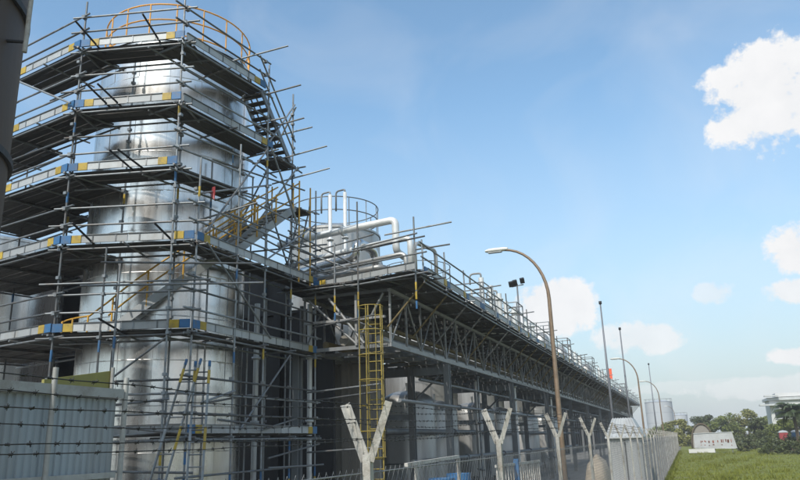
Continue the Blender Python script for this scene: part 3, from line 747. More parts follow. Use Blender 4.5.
tube('pole', (-8.5, 42.4, ZD), (-8.5, 42.4, 11.7), .05, 'mast', t)
bar('crossarm', (-8.85, 42.4, 11.55), (-8.1, 42.4, 11.62), .06, .06, 'mast', t)
for dx, dz in ((-.35, .05), (-.1, .12), (.35, .2)):
    box('floodlight', (-8.5 + dx, 42.3, 11.65 + dz), (.26, .22, .30), 'dark_steel', t, rot=Matrix.Rotation(.6, 4, 'X') @ Matrix.Rotation(.3, 4, 'Z'))
t = thing('marker_flag', 'small orange red marker on the far walkway', 'marker', (-8.3, 96, ZD))
tube('pole', (-8.3, 96, ZD), (-8.3, 96, 11.0), .04, 'mast', t)
box('flag', (-8.22, 96, 10.3), (.55, .06, 1.3), 'redorange', t)

# yellow caged ladder below the walkway end
cg = thing('caged_ladder', 'yellow caged ladder rising from the ground to the walkway end', 'ladder', (-9.05, 21.1, 0))
cx, cy = -9.05, 21.05
for x in (cx - .22, cx + .22): bar('side_rail', (x, cy + .3, .0), (x, cy + .3, 7.0), .035, .045, 'ladder_yellow', cg)
for k in range(22): tube('rung', (cx - .22, cy + .3, .35 + .3 * k), (cx + .22, cy + .3, .35 + .3 * k), .017, 'ladder_yellow', cg, 6)
for k in range(7): sweep('cage_hoop', arc((cx, cy), .40, 2.2 + .78 * k, -math.pi * 1.25, math.pi * .25, 16), .017, 'ladder_yellow', cg, 5)
for a in (-225, -180, -135, -90, -45, 0, 45):
    x, y = cx + .40 * math.cos(R_(a)), cy + .40 * math.sin(R_(a))
    bar('cage_strip', (x, y, 2.2), (x, y, 6.9), .022, .022, 'ladder_yellow', cg)

# dark pipe drops and walls under the decks; near-black ones stand in for shade
for i, (x, y, r, m, z1, l) in enumerate(((-13.9, 22.0, .10, 'white_pipe', 7.6, 'white vertical pipe right of the shiny tank'), (-13.3, 21.6, .05, 'galv', 7.6, 'thin vertical pipe right of the shiny tank'),
                                     (-12.3, 23.0, .09, 'white_pipe', 7.6, 'pale vertical pipe behind the corner scaffold post'), (-12.75, 23.2, .07, 'steel', 7.6, 'dark vertical pipe behind the corner scaffold post'),
                                     (-13.0, 27.6, .09, 'white_pipe', 7.0, 'pale vertical pipe by the first rack column'), (-9.5, 30.4, .07, 'white_pipe', 5.6, 'pale riser right of the first rack column'), (-9.8, 31.6, .11, 'clad_dull', 5.6, 'fat grey riser right of the first rack column'),
                                     (-9.4, 35.2, .06, 'galv', 5.6, 'thin riser midway between the first two column pairs'), (-10.0, 37.0, .12, 'clad_dull', 5.6, 'fat grey riser left of the second rack column'), (-9.3, 43.2, .08, 'white_pipe', 5.6, 'pale riser right of the second rack column'),
                                     (-9.9, 45.0, .11, 'clad_dull', 5.6, 'fat riser left of the lamp post'), (-9.4, 54.0, .09, 'white_pipe', 5.6, 'pale riser between the third and fourth columns'), (-9.6, 57.5, .12, 'clad_dull', 5.6, 'fat riser between the third and fourth columns'))):
    t = thing('riser_pipe', l, 'pipe', (x, y, 0), 'riser pipes under the walkway')
    tube('pipe_length', (x, y, 0), (x, y, z1), r, m, t, 12)
    for z in (1.2, 3.4, 5.6): tube('flange', (x, y, z), (x, y, z + .09), r + .06, m, t, 12)
def block_wall(name, label, p, q, h, m='wall_conc', cat='wall', bay=3.0):
    t = thing(name, label, cat, (p[0], p[1], 0))
    p, q = Vector((*p, 0)), Vector((*q, 0)); d = q - p; n = max(1, round(d.length / bay)); rz = math.atan2(d.y, d.x); s = Vector((d.y, -d.x, 0)).normalized()
    for i in range(n):
        c = p + d * (i + .5) / n; box('wall_panel', c + Vector((0, 0, h / 2)), (d.length / n - .03, .18, h), m, t, rz)
        box('pilaster', p + d * i / n + s * .06 + Vector((0, 0, h / 2 + .03)), (.3, .34, h + .06), m, t, rz)
    box('coping', p + d * .5 + Vector((0, 0, h + .09)), (d.length, .42, .12), m, t, rz)
block_wall('pump_house', 'brown panel wall in the shade behind the yellow caged ladder', (-13.4, 25.6), (-10.7, 25.6), 5.6, cat='wall', bay=1.3)
block_wall('shade_filler', 'near-black wall added as stand-in for the shade between the shiny tank and the walkway', (-17.8, 24.2), (-11.9, 24.2), 7.5, 'dark_steel', bay=1.2)  # added dark sheet: deep shade put into its colour, hides sunlit tanks
block_wall('shade_filler', 'taller near-black wall added as stand-in for the shade close behind the shiny tank', (-17.8, 24.7), (-14.1, 24.7), 9.5, 'dark_steel', bay=1.2)  # added higher dark sheet, covers the sky gap with painted shade
block_wall('yard_shade_filler', 'near-black wall added as stand-in for the gloom behind the tanks', (-19.4, 24.6), (-19.4, 210), 7.5, 'dark_steel')  # added to keep the yard dark; its near-black stands for gloom
block_wall('rear_shade_filler', 'near-black wall added as stand-in for the shade seen between scaffold tubes behind the shiny tank', (-34, 24.6), (-18.0, 24.6), 11.5, 'dark_steel')  # added so the gaps left of the tank read as shade

# ------------------------------------------------------------------ perimeter fence
fn = thing('chain_link_fence', 'chain link fence with white V-topped posts and barbed wire along the lawn', 'fence', (-1.5, 3.4, 0))
XF = -1.5
PY = [.35, 3.42, 6.2, 9.26, 12.45, 15.55] + [15.55 + 3.1 * k for k in range(1, 38)]
PZ = [2.55, 2.55, 2.605, 2.65, 2.66, 2.62] + [2.62] * 37
def angle_iron():
    """L section along +Z, unit length, 1 x 1 wide"""
    pr = [(-.5, -.5), (.5, -.5), (.5, -.38), (-.38, -.38), (-.38, .5), (-.5, .5)]; n = 6
    V = [(x, y, z) for z in (0, 1) for x, y in pr]
    F = [(i, (i + 1) % n, n + (i + 1) % n, n + i) for i in range(n)] + [tuple(range(n - 1, -1, -1)), tuple(range(n, 2 * n))]
    return mesh_from(V, F)
ai = cached('angle', 'post_white', angle_iron)
for i, (y, z) in enumerate(zip(PY, PZ)):
    box('post', (XF, y, z / 2), (.042, .042, z), 'post_white', fn, jit(.05))
    for s in (-1, 1):
        d = Vector((s * .098 + jit(.006), jit(.008), .262 + jit(.01)))
        if i == 4 and s == 1: d.z -= .01
        M = Matrix.Translation((XF + s * .012, y, z - .03)) @ d.to_track_quat('Z', 'Y').to_matrix().to_4x4() @ Matrix.Rotation(.4 * s, 4, 'Z') @ Matrix.Diagonal((.037, .037, d.length + .03, 1))
        link('arm', ai, M, fn)
def wire(x, zoff, sag, seed):
    rnd = random.Random(seed); V, F = [], []; pts = []
    for i in range(len(PY) - 1):
        n = 12 if i < 6 else 3
        for k in range(n):
            f = k / n; y = PY[i] + (PY[i + 1] - PY[i]) * f
            zz = PZ[i] + (PZ[i + 1] - PZ[i]) * f + zoff - sag * 4 * f * (1 - f) * rnd.uniform(.85, 1.1)
            pts.append((x + rnd.uniform(-.004, .004), y, zz + rnd.uniform(-.003, .003)))
    sweep_data(pts, .0015, 4, V, F)
    y = PY[0]
    def zat(y):
        for k in range(len(pts) - 1):
            if pts[k][1] <= y <= pts[k + 1][1]:
                f = (y - pts[k][1]) / (pts[k + 1][1] - pts[k][1]); return [pts[k][j] + (pts[k + 1][j] - pts[k][j]) * f for j in range(3)]
        return pts[0]
    while y < 26:
        y += rnd.uniform(.06, .085); p = Vector(zat(y))
        for s in (0, 1):
            a = rnd.uniform(0, 3.14); d = Vector((math.cos(a), rnd.uniform(-.5, .5), math.sin(a))).normalized() * .0085
            sweep_data([p - d, p + d + Vector((0, .004, 0))], .0012, 3, V, F)
        sweep_data([p - Vector((0, .007, 0)), p + Vector((0, .006, 0))], .003, 4, V, F)
    link('barbed_wire', setmat(mesh_from(V, F), 'wire'), None, fn)
wire(-1.395, .235, .012, 1); wire(-1.60, .235, .03, 2); wire(-1.43, .165, .012, 3); wire(-1.57, .155, .035, 4); wire(-1.47, .075, .0, 5); wire(-1.54, .07, .02, 6)
# woven mesh
V, F = [], []
def mesh_span(y0, y1, stp, z0, z1, r):
    y = y0; h = z1 - z0
    while y < y1:
        for s in (-1, 1):
            a = Vector((XF - .026 + s * .002, y, z0)); b = Vector((XF - .026 + s * .002, y + s * h * .8, z1 + .03))
            sweep_data([a, b], r, 3, V, F, caps=False)
        y += stp
mesh_span(-2.2, 26, .07, .05, 2.455, .0011)
mesh_span(26, 132, .12, .05, 2.48, .0022)
link('wire_mesh', setmat(mesh_from(V, F), 'mesh_wire'), None, fn, kind='stuff')
for i in range(len(PY) - 1):
    for z in (2.46, .12): tube('line_wire', (XF - .03, PY[i], z), (XF - .03, PY[i + 1], z), .004, 'mesh_wire', fn, 5)

# ------------------------------------------------------------------ corrugated hoardings
def sheet(w, h, pitch, amp):
    V, F = [], []; xs = []; n = int(round(w / pitch))
    for k in range(n):
        for f, a in ((0, 0), (.32, 0), (.42, 1), (.88, 1), (.98, 0)): xs.append(((k + f) * pitch - w / 2, a * amp))
    xs.append((w / 2, 0))
    for (x, a) in xs:
        V += [(x, a, 0), (x, a, h), (x, a - .004, 0), (x, a - .004, h)]
    for i in range(len(xs) - 1):
        b = i * 4; F += [(b, b + 4, b + 5, b + 1), (b + 6, b + 2, b + 3, b + 7), (b + 1, b + 5, b + 7, b + 3), (b + 4, b, b + 2, b + 6)]
    F += [(0, 1, 3, 2), (len(V) - 4, len(V) - 2, len(V) - 1, len(V) - 3)]
    return mesh_from(V, F)
wl_ = thing('corrugated_hoarding', 'blue grey corrugated sheet hoarding behind barbed wire at lower left', 'hoarding', (-6, 6.6, 0))
sm = cached('sheet_near', 'corr', lambda: sheet(1.0, 3.14, .0909, .016))
for k in range(10):
    link('sheet', sm, Matrix.Translation((-6.0 + jit(.006), 6.1 - k * 1.0, .04)) @ Matrix.Rotation(-R_(90), 4, 'Z') @ Matrix.Rotation(jit(.004), 4, 'Y'), wl_)
box('top_rail', (-5.98, 1.6, 3.235), (.11, 10.06, .10), 'corr_frame', wl_)
tube('end_post', (-5.95, 6.68, 0), (-5.95, 6.68, 3.42), .03, 'corr_frame', wl_)
tube('end_post', (-5.92, 5.62, 0), (-5.92, 5.62, 3.45), .028, 'corr_frame', wl_)
tube('end_post', (-5.92, 3.1, 0), (-5.92, 3.1, 3.4), .028, 'corr_frame', wl_)
box('bottom_rail', (-5.96, 1.6, 2.36), (.05, 10.0, .06), 'corr_frame', wl_)
# yellow tarpaulin strip behind it
t = thing('yellow_panel', 'dull yellow mesh panel peeping over the corrugated hoarding', 'panel', (-6.9, 7.2, 0))
V = [(-6.9, 6.4, 0), (-6.9, 7.45, 0), (-6.9, 7.45, 3.62), (-6.9, 6.4, 3.44), (-6.94, 6.4, 0), (-6.94, 7.45, 0), (-6.94, 7.45, 3.62), (-6.94, 6.4, 3.44)]
link('panel', setmat(mesh_from(V, [(0, 1, 2, 3), (7, 6, 5, 4), (3, 2, 6, 7), (1, 5, 6, 2), (0, 3, 7, 4)]), 'olive'), None, t)
tube('frame_tube', (-6.87, 7.45, 0), (-6.87, 7.45, 3.66), .025, 'corr_frame', t)

far = thing('grey_hoarding', 'grey corrugated hoarding running on behind the far fence', 'hoarding', (-2.3, 40, 0))
sm2 = cached('sheet_far', 'corr_grey', lambda: sheet(1.6, 2.35, .2, .03))
for k in range(60):
    link('sheet', sm2, Matrix.Translation((-2.3 + jit(.03), 40.8 + k * 1.63, .03)) @ Matrix.Rotation(-R_(90), 4, 'Z') @ Matrix.Rotation(jit(.01), 4, 'Y'), far)
    if k % 2 == 0: box('post', (-2.36, 40 + k * 1.63, 1.25), (.08, .08, 2.5), 'steel', far)

# shed
sh = thing('corrugated_shed', 'small grey corrugated hut with pale hipped roof against the fence', 'shed', (-2.4, 31, 0))
sm3 = cached('sheet_shed', 'corr_grey', lambda: sheet(.62, 2.56, .124, .02))
for k in range(2): link('wall_sheet', sm3, Matrix.Translation((-2.69 + k * .63, 31, 0)) @ Matrix.Rotation(math.pi, 4, 'Z'), sh)
for k in range(5):
    link('wall_sheet', sm3, Matrix.Translation((-1.76, 31.35 + k * .63, 0)) @ Matrix.Rotation(-R_(90), 4, 'Z'), sh)
    link('wall_sheet', sm3, Matrix.Translation((-3.02, 31.35 + k * .63, 0)) @ Matrix.Rotation(R_(90), 4, 'Z'), sh)
V = [(-3.1, 30.85, 2.57), (-1.68, 30.85, 2.57), (-1.68, 34.4, 2.57), (-3.1, 34.4, 2.57), (-2.85, 32.0, 3.32), (-2.05, 32.0, 3.32), (-2.05, 33.6, 3.32), (-2.85, 33.6, 3.32)]
V += [(x, y, z - .05) for x, y, z in V[:4]]
F = [(0, 1, 5, 4), (1, 2, 6, 5), (2, 3, 7, 6), (3, 0, 4, 7), (4, 5, 6, 7), (8, 9, 1, 0), (9, 10, 2, 1), (10, 11, 3, 2), (11, 8, 0, 3), (11, 10, 9, 8)]
rf = link('roof', setmat(mesh_from(V, F), 'roof_sheet'), None, sh)
for k in range(8):
    f = (k + .5) / 8
    bar('roof_rib', (-3.1 + 1.42 * f, 30.86, 2.58), (-2.85 + .8 * f, 32.0, 3.33), .04, .03, 'roof_sheet', rf)
box('door_seam', (-2.36, 30.965, 1.25), (.05, .03, 2.4), 'dark_steel', sh)
box('wall_post', (-3.03, 30.97, 1.28), (.06, .06, 2.56), 'steel', sh)

# tarpaulin covered stack
def lump(cx, cy, rx, ry, h, seed, nu=20, nv=8):
    rnd = random.Random(seed); V, F = [], []
    for j in range(nv + 1):
        f = j / nv
        for i in range(nu):
            a = 2 * math.pi * i / nu
            k = (1 - f ** 4) ** .5 if j < nv else .02
            c, s = math.cos(a), math.sin(a); q = (abs(c) ** 4 + abs(s) ** 4) ** -.25
            w = 1 + rnd.uniform(-.05, .05)
            V.append((cx + rx * c * q * k * w, cy + ry * s * q * k * w, h * f * (1 + rnd.uniform(-.02, .02))))
    for j in range(nv):
        for i in range(nu): F.append((j * nu + i, j * nu + (i + 1) % nu, (j + 1) * nu + (i + 1) % nu, (j + 1) * nu + i))
    F.append(tuple(nv * nu + i for i in range(nu)))
    return mesh_from(V, F, True)
o = link('tarpaulin_stack', setmat(lump(-3.0, 26.4, .42, 1.2, 2.02, 3), 'tarp')); o['label'] = 'stack under a beige tarpaulin behind the fence, left of the shed'; o['category'] = 'tarpaulin'

# barriers, drums and frames at the foot of the rack
br = thing('white_barrier', 'white upright-bar barrier behind the fence at bottom centre', 'barrier', (-4.2, 19, 0))
for z in (1.2, 2.02): bar('rail', (-4.2, 16.9, z), (-4.2, 22.3, z - .06), .05, .06, 'post_white', br)
for k in range(19): box('bar', (-4.2, 16.98 + k * .29, 1.6), (.035, .035, .8), 'post_white', br)
for y in (16.9, 19.6, 22.3): box('leg', (-4.2, y, .62), (.07, .07, 1.24), 'post_white', br)
box('blue_sleeve', (-4.16, 18.9, 1.75), (.12, .10, .75), 'blue', br)
fr = thing('pipe_trestle', 'small white pipe frame behind the fence below the first rack column', 'frame', (-4.4, 12.6, 0))
for y in (12.1, 14.6): bar('leg', (-4.4, y, 0), (-4.4, y, 2.28), .06, .06, 'post_white', fr)
bar('rail', (-4.4, 11.6, 2.25), (-4.4, 14.6, 2.3), .06, .06, 'post_white', fr)
def drum(name, label, x, y, z0, r, h, m, group):
    V, F = lathe([(0.01, 0), (r, 0), (r, h * .33), (r * 1.05, h * .35), (r, h * .37), (r, h * .64), (r * 1.05, h * .66), (r, h * .68), (r, h), (r * .92, h), (r * .9, h - .03), (.01, h - .03)], 20)
    o = link(name, setmat(mesh_from(V, F), m), Matrix.Translation((x, y, z0))); o['label'] = label; o['category'] = 'drum'; o['group'] = group
cr = thing('pallet_rack', 'low timber rack carrying blue drums behind the fence', 'rack', (-4.9, 15.4, 0))
box('shelf', (-4.9, 15.6, 1.15), (.8, 2.4, .06), 'tarp', cr)
for x in (-5.2, -4.6):
    for y in (14.5, 16.7): box('leg', (x, y, .56), (.08, .08, 1.12), 'tarp', cr)
drum('blue_drum', 'blue drum left of its pair behind the white frame', -4.9, 15.0, 1.19, .28, .68, 'blue', 'blue drums')
drum('blue_drum', 'blue drum right of its pair, beside the white barrier', -4.9, 16.2, 1.19, .28, .72, 'blue', 'blue drums')

# ------------------------------------------------------------------ street lamps and masts
def lamp(label, x, y, reach=2.1, h=9.3):
    t = thing('street_lamp', label, 'street lamp', (x, y, 0), 'street lamps along the fence')
    pts = [(x, y, 0), (x, y, 3), (x, y, h - 2.0)]; rr = [.095, .085, .065]
    for k in range(1, 11):
        a = k / 10 * math.pi / 2 * .97
        pts.append((x - (reach - .55) * (1 - math.cos(a)), y, h - 2.0 + 1.95 * math.sin(a))); rr.append(.062 - .002 * k)
    sweep('post', pts, rr, 'lamp_post', t, 10)
    tube('base_collar', (x, y, 0), (x, y, .9), .13, 'lamp_post', t, 10)
    hx, hz0 = x - reach + .35, h - .02
    V, F = [], []
    for i, (s, w, u, d) in enumerate(((.42, .05, .05, -.05), (.3, .10, .07, -.07), (.0, .13, .085, -.085), (-.3, .12, .075, -.075), (-.42, .06, .03, -.04))):
        for j in range(10):
            a = 2 * math.pi * j / 10; z = math.sin(a); V.append((hx + s, y + w * math.cos(a), hz0 + (u * z if z > 0 else -d * z)))
    for i in range(4):
        for j in range(10): F.append((i * 10 + j, i * 10 + (j + 1) % 10, (i + 1) * 10 + (j + 1) % 10, (i + 1) * 10 + j))
    F += [tuple(range(10)), tuple(range(49, 39, -1))]
    hd = link('lamp_head', setmat(mesh_from(V, F, True), 'lamp_head'), None, t)
    box('lens', (hx - .06, y, hz0 - .082), (.5, .17, .03), 'lens', hd)
lamp('curved brown street lamp nearest the camera, against the sky', -3.9, 24.9)
lamp('second street lamp, beyond the shed roof', -3.4, 67)
lamp('third street lamp, small beside the storage tank', -2.7, 98)
lamp('farthest street lamp, tiny at the end of the fence', -2.2, 190)
def mast(label, x, y, h):
    t = thing('lighting_mast', label, 'mast', (x, y, 0), 'thin masts along the fence')
    sweep('pole', [(x, y, 0), (x, y, h * .5), (x, y, h)], [.10, .085, .05], 'mast', t, 8)
    tube('tip', (x, y, h), (x, y, h + .22), .11, 'dark_steel', t); tube('base_collar', (x, y, 0), (x, y, .6), .15, 'mast', t)
mast('tall thin grey mast nearest the camera, above the walkway end', -4.8, 54.5, 12.1)
mast('second thin mast, just left of the far lamp', -4.55, 68.5, 12.0)
mast('third thin mast, standing before the pale storage tank', -3.75, 106, 12.0)

# ------------------------------------------------------------------ far things
def storage(label, c, R, h):
    t = thing('storage_tank', label, 'storage tank', (c[0], c[1], 0), 'pale storage tanks')
    V, F = lathe([(R, 0), (R, h)], 48); link('shell', setmat(mesh_from(V, F, True), 'store'), Matrix.Translation((c[0], c[1], 0)), t)
    V, F = lathe([(R + .1, h), (R * .5, h + .5), (.01, h + .7)], 48); link('roof', setmat(mesh_from(V, F), 'store'), Matrix.Translation((c[0], c[1], 0)), t)
    for z in (h * .25, h * .5, h * .75, h): sweep('wind_girder', arc(c, R + .02, z, 0, 2 * math.pi, 40), .04, 'store', t, 4)
    sweep('guard_rail', arc(c, R, h + .9, 0, 2 * math.pi, 40), .03, 'galv', t, 4)
    for k in range(14):
        a = 2 * math.pi * k / 14; tube('rail_post', (c[0] + R * math.cos(a), c[1] + R * math.sin(a), h), (c[0] + R * math.cos(a), c[1] + R * math.sin(a), h + .9), .03, 'galv', t, 6)
storage('pale grey storage tank rising over the far end of the fence', (-6.9, 234), 3.9, 12.1)
storage('lower storage tank beside the pale one, farther away', (-1.9, 300), 2.9, 9.6)

hut = thing('arched_hut', 'small grey arched hut with dark rim before the trees', 'hut', (2.6, 150, 0))
V, F = [], []
n = 16; prof = [(1.9 * math.cos(math.pi * i / n), 4.3 * math.sin(math.pi * i / n) ** .8) for i in range(n + 1)]
for y in (150, 155):
    for x, z in prof: V.append((2.6 + x, y, z))
for i in range(n): F.append((i, i + 1, n + 2 + i, n + 1 + i))
F.append(tuple(range(n, -1, -1))); F.append(tuple(range(n + 1, 2 * n + 2)))
link('shell', setmat(mesh_from(V, F), 'brick'), None, hut)
sweep('rim', [(2.6 + x * 1.03, 149.9, z * 1.02) for x, z in prof], .16, 'bark', hut, 6)
box('door', (2.6, 149.93, 1.05), (1.0, .08, 2.1), 'dark_steel', hut)

bn = thing('banner_board', 'white banner board with faded reddish print at the end of the lawn', 'banner', (3.5, 112, 0))
V = [(.75, 112.0, .75), (6.15, 110.8, .55), (5.75, 110.8, 2.72), (.85, 112, 2.62), (.75, 112.08, .75), (6.15, 110.88, .55), (5.75, 110.88, 2.72), (.85, 112.08, 2.62)]
link('board', setmat(mesh_from(V, [(0, 1, 2, 3), (7, 6, 5, 4), (0, 4, 5, 1), (1, 5, 6, 2), (2, 6, 7, 3), (3, 7, 4, 0)]), 'banner'), None, bn)
rb = random.Random(21); u = .16
while u < .93:                    # worn reddish print along the board
    w = rb.uniform(.012, .05)
    if rb.random() < .8:
        for zc, hh in ((1.55, rb.uniform(.18, .42)), (1.05, rb.uniform(.06, .14))):
            if zc < 1.2 and rb.random() < .45: continue
            box('print_mark', (.85 + 5.1 * u, 111.965 - 1.2 * u, zc + rb.uniform(-.08, .08)), (w * 5.1, .03, hh), 'print', bn, -.225)
    u += w + rb.uniform(.006, .03)
for z in (2.66, .66): bar('frame', (.8, 111.93, z), (5.95, 110.73, z + (.04 if z > 2 else -.1)), .06, .07, 'corr_grey', bn)
for f in (.08, .5, .92): box('leg', (.75 + 5.2 * f, 112.15 - 1.2 * f, 1.0), (.1, .1, 2.0), 'steel', bn)
o = box('white_sheet', (1.6, 109.6, .35), (3.3, .7, .5), 'render_white'); o['label'] = 'low white slab lying before the left end of the banner'; o['category'] = 'slab'

bd = thing('white_building', 'white flat-roofed building behind the palm at the right edge', 'building', (18, 158, 0))
box('wall', (21.5, 158, 4.1), (12.6, 8, 8.2), 'render_white', bd)
rf = box('roof', (21.5, 158, 8.45), (13.4, 9, .5), 'corr_grey', bd)
box('parapet', (19.2, 157.4, 9.2), (5.4, 5, .7), 'render_white', rf)
for fl in range(2):
    for k in range(5):
        x = 16.6 + k * 2.45; w = box('window', (x, 153.98, 2.3 + fl * 3.4), (1.5, .1, 1.5), 'window', bd)
        box('sill', (x, 153.93, 1.48 + fl * 3.4), (1.7, .25, .12), 'render_white', w)
box('canopy', (15.0, 153.4, 7.4), (3.2, 1.8, .3), 'corr_grey', bd)
box('canopy', (15.6, 153.2, 9.0), (2.4, 1.4, .25), 'corr_grey', bd)
def cabin(label, x, y, m):
    t = thing('portable_toilet', label, 'cabin', (x, y, 0), 'portable cabins by the palm')
    box('body', (x, y, 1.25), (1.05, 1.1, 2.3), m, t)
    box('door', (x, y - .57, 1.15), (.7, .05, 1.95), m, t)
    box('skid', (x, y, .05), (1.15, 1.2, .1), 'dark_steel', t)
    V, F = lathe([(.80, 0), (.80, .08), (.5, .25), (.01, .32)], 4, math.pi / 4, math.pi / 4 + 2 * math.pi)
    link('roof', setmat(mesh_from(V, F), 'roof_sheet'), Matrix.Translation((x, y, 2.4)), t)
cabin('dull red portable cabin standing below the palm at the right edge', 12.1, 112, 'red')
cabin('dark blue portable cabin right of the red one', 13.6, 111.5, 'blue')

# trees
def leaf_cloud(clumps, per, size, seed, flat=.6):
    rnd = random.Random(seed); V, F = [], []
    for (c, r) in clumps:
        for _ in range(per):
            d = Vector((rnd.gauss(0, 1), rnd.gauss(0, 1), rnd.gauss(0, 1))).normalized() * (r * rnd.random() ** .4)
            p = Vector(c) + Vector((d.x, d.y, d.z * .75))
            a = Vector((rnd.gauss(0, 1), rnd.gauss(0, 1), rnd.gauss(0, flat))).normalized(); b = a.cross(Vector((rnd.gauss(0, 1), rnd.gauss(0, 1), rnd.gauss(0, 1)))).normalized()
            s = size * rnd.uniform(.6, 1.3); k = len(V)
            V += [p - a * s, p + b * s * .45, p + a * s, p - b * s * .45]; F.append((k, k + 1, k + 2, k + 3))
    return mesh_from(V, F)
def tree(label, x, y, h, w, m, seed, name='tree', ncl=40, per=170, size=.24, group='trees beyond the lawn', low=.08, cat='tree'):
    rnd = random.Random(seed); t = thing(name, label, cat, (x, y, 0), group)
    V, F = [], []; clumps = []
    sweep_data([(x, y, 0), (x + rnd.uniform(-.2, .2), y, h * .3), (x + rnd.uniform(-.3, .3), y, h * .7)], [h * .035, h * .026, h * .01], 7, V, F)
    for k in range(ncl):
        a = rnd.uniform(0, 6.28); f = rnd.random() ** .6
        z = h * (low + (1 - low) * rnd.random()); env = math.sin(min(1, max(.05, (z / h - low + .12) / (1.12 - low))) * math.pi * .92) ** .6
        p = Vector((x + math.cos(a) * w * f * env, y + math.sin(a) * w * f * env, z - h * .05)); clumps.append((p, w * rnd.uniform(.22, .36)))
        if k < 9: sweep_data([(x, y, h * .22 + h * .03 * k), (Vector((x, y, h * .3)) + p) / 2, p], [h * .014, h * .009, h * .004], 5, V, F)
    link('trunk', setmat(mesh_from(V, F, True), 'bark'), None, t)
    link('crown', setmat(leaf_cloud(clumps, per, size, seed + 1), m), None, t)
TREES = [(-1.5, 176, 5.6, 3.0, 'leaf_b', 'low tree at the end of the fence, left of the hut'), (3.5, 182, 6.6, 3.6, 'leaf_c', 'dark tree right behind the arched hut'),
         (8.0, 176, 6.4, 3.6, 'leaf_a', 'mid green tree right of the arched hut'), (12.0, 180, 7.0, 4.2, 'leaf_b', 'broad yellow green tree above the banner'),
         (16.6, 174, 5.8, 3.6, 'leaf_a', 'green tree left of the white building'), (18.0, 190, 5.2, 4, 'leaf_c', 'dark tree in the gap before the white building'),
         (11.6, 140, 5.4, 1.6, 'leaf_c', 'slim dark tree a little left of the white building'), (15.2, 136, 4.4, 2.4, 'leaf_a', 'bushy tree hiding the foot of the white building'), (17.8, 140, 4.8, 2.2, 'leaf_c', 'dark bushy tree behind the palm at the right edge'), (-6, 200, 5, 4, 'leaf_a', 'faint tree behind the end of the hoarding')]
for i, (x, y, h, w, m, l) in enumerate(TREES): tree(l, x, y, h, w, m, 40 + i * 3)
SHR = [(8.4, 122, 1.9, 1.6), (11.0, 118, 1.8, 1.9), (10.2, 104, 1.5, 1.6), (13.0, 100, 1.9, 1.7), (9.6, 128, 2.2, 1.7), (13.4, 124, 2.4, 1.8), (12.0, 92, 1.3, 1.2), (7.6, 136, 2.2, 1.7), (12.3, 108, 1.9, 1.6), (9.0, 97, 1.2, 1.5), (11.2, 97, 1.4, 1.4), (14.0, 105, 2.0, 1.8), (7.2, 114, 1.5, 1.3), (15.0, 118, 2.4, 2)]
SL = ['dark shrub just right of the banner', 'dark shrub in the middle of the hedge', 'low scrubby shrub nearest the lawn, left one', 'scrubby shrub nearest the right edge', 'shrub behind the banner end',
      'shrub in front of the drums', 'small low shrub in the front of the lawn edge', 'shrub behind the banner, before the trees', 'shrub at the foot of the palm', 'lowest scrub patch nearest the camera', 'low scrub right of the lowest patch', 'dense shrub at the very right edge', 'low shrub a little right of the banner', 'tall shrub right of the cabins']
for i, ((x, y, h, w), l) in enumerate(zip(SHR, SL)): tree(l, x, y, h, w, 'leaf_c', 90 + i * 3, 'shrub', 12, 70, .17, 'shrubs along the lawn edge', .1, 'shrub')
def palm(label, x, y, h, fr, nf, seed, name='palm_tree'):
    rnd = random.Random(seed); t = thing(name, label, 'palm', (x, y, 0), 'palms')
    sweep('trunk', [(x, y, 0), (x + .1, y, h * .4), (x + .05, y, h * .8), (x, y, h)], [.28, .22, .2, .24], 'bark', t, 9)
    for k in range(nf):
        a = k * 2.4 + rnd.uniform(-.2, .2); e = rnd.uniform(-.35, 1.2); L = fr * rnd.uniform(.8, 1.1); V, F = [], []; pts = []
        for i in range(9):
            s = i / 8; ang = e - 1.9 * s * s * (.6 + .5 * max(e, 0))
            pts.append((pts[-1] + Vector((math.cos(a) * math.cos(ang), math.sin(a) * math.cos(ang), math.sin(ang))) * L / 8) if pts else Vector((x, y, h)))
        sweep_data(pts, [.04 * (1 - .1 * i) for i in range(9)], 4, V, F)
        for i in range(1, 9):
            for q in (0, .33, .66):
                p = pts[i - 1].lerp(pts[i], q); td = (pts[i] - pts[i - 1]).normalized(); sd_ = td.cross(Vector((0, 0, 1)))
                if sd_.length < .05: sd_ = Vector((math.sin(a), -math.cos(a), 0))
                sd_.normalize(); ll = fr * .30 * math.sin(min(1, (i + q) / 8.4 + .12) * math.pi) ** .7 + .08
                for s in (-1, 1):
                    k2 = len(V); tip = p + sd_ * s * ll + td * ll * .45 + Vector((0, 0, -ll * .45))
                    V += [p - td * .07, p + td * .07, tip]; F.append((k2, k2 + 1, k2 + 2))
        link('frond', setmat(mesh_from(V, F), 'palm'), None, t)
palm('large dark palm at the right edge before the white building', 13.0, 106, 4.9, 3.1, 40, 5)
palm('tiny distant palm standing above the tree line', 14.2, 200, 7.6, 1.7, 20, 9)

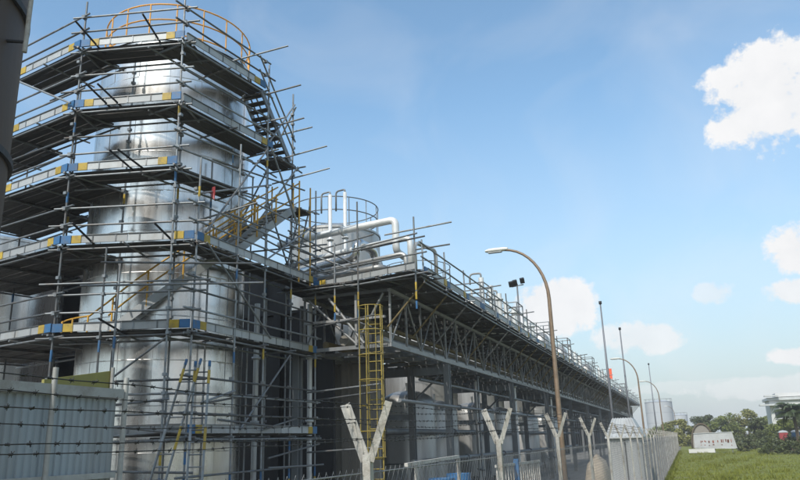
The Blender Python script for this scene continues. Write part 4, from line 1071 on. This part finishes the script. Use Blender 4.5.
# grass tufts
rnd = random.Random(11); V, F = [], []
for _ in range(9000):
    y = 44 + 90 * rnd.random() ** 1.3; x = rnd.uniform(-1.35, min(22, 1 + y * .14))
    for _k in range(3):
        a = rnd.uniform(0, 6.28); h = rnd.uniform(.04, .13); k = len(V); p = Vector((x + rnd.uniform(-.05, .05), y + rnd.uniform(-.05, .05), .01))
        s = Vector((math.cos(a), math.sin(a), 0)) * .02; V += [p - s, p + s, p + Vector((rnd.uniform(-.06, .06), rnd.uniform(-.06, .06), h))]; F.append((k, k + 1, k + 2))
for _ in range(2600):        # longer weeds along the fence foot and in patches
    if rnd.random() < .6: y = 40 + 80 * rnd.random(); x = -1.38 + abs(rnd.gauss(0, .12))
    else:
        q = int(rnd.random() * 40); y = 46 + (q * 37 % 80) + rnd.gauss(0, .5); x = (q * 1.7 % 9) * (y / 90) + rnd.gauss(0, .4)
        if x < -1.3: continue
    for _k in range(4):
        a = rnd.uniform(0, 6.28); h = rnd.uniform(.12, .38); k = len(V); p = Vector((x + rnd.uniform(-.06, .06), y + rnd.uniform(-.06, .06), .01))
        s = Vector((math.cos(a), math.sin(a), 0)) * .03; V += [p - s, p + s, p + Vector((rnd.uniform(-.15, .15), rnd.uniform(-.15, .15), h))]; F.append((k, k + 1, k + 2))
o = link('grass_tufts', setmat(mesh_from(V, F), 'grass_blade')); o['label'] = 'short tufts of grass scattered over the lawn'; o['category'] = 'grass'; o['kind'] = 'stuff'

# ------------------------------------------------------------------ moist air between the near plant and the far trees
hm = bpy.data.materials.new('haze'); hm.use_nodes = True
hn = hm.node_tree; hn.nodes.remove(hn.nodes['Principled BSDF'])
pv = hn.nodes.new('ShaderNodeVolumePrincipled'); pv.inputs['Color'].default_value = (.93, .95, .97, 1); pv.inputs['Density'].default_value = .0006
hn.links.new(pv.outputs[0], hn.nodes['Material Output'].inputs['Volume'])
me = unit_box(); me.materials.append(hm)
o = link('haze', me, Matrix.Translation((0, 0, 9)) @ Matrix.Diagonal((3100, 3100, 20, 1))); o['kind'] = 'stuff'; o['label'] = 'thin pale haze hanging over the whole place'; o['category'] = 'haze'
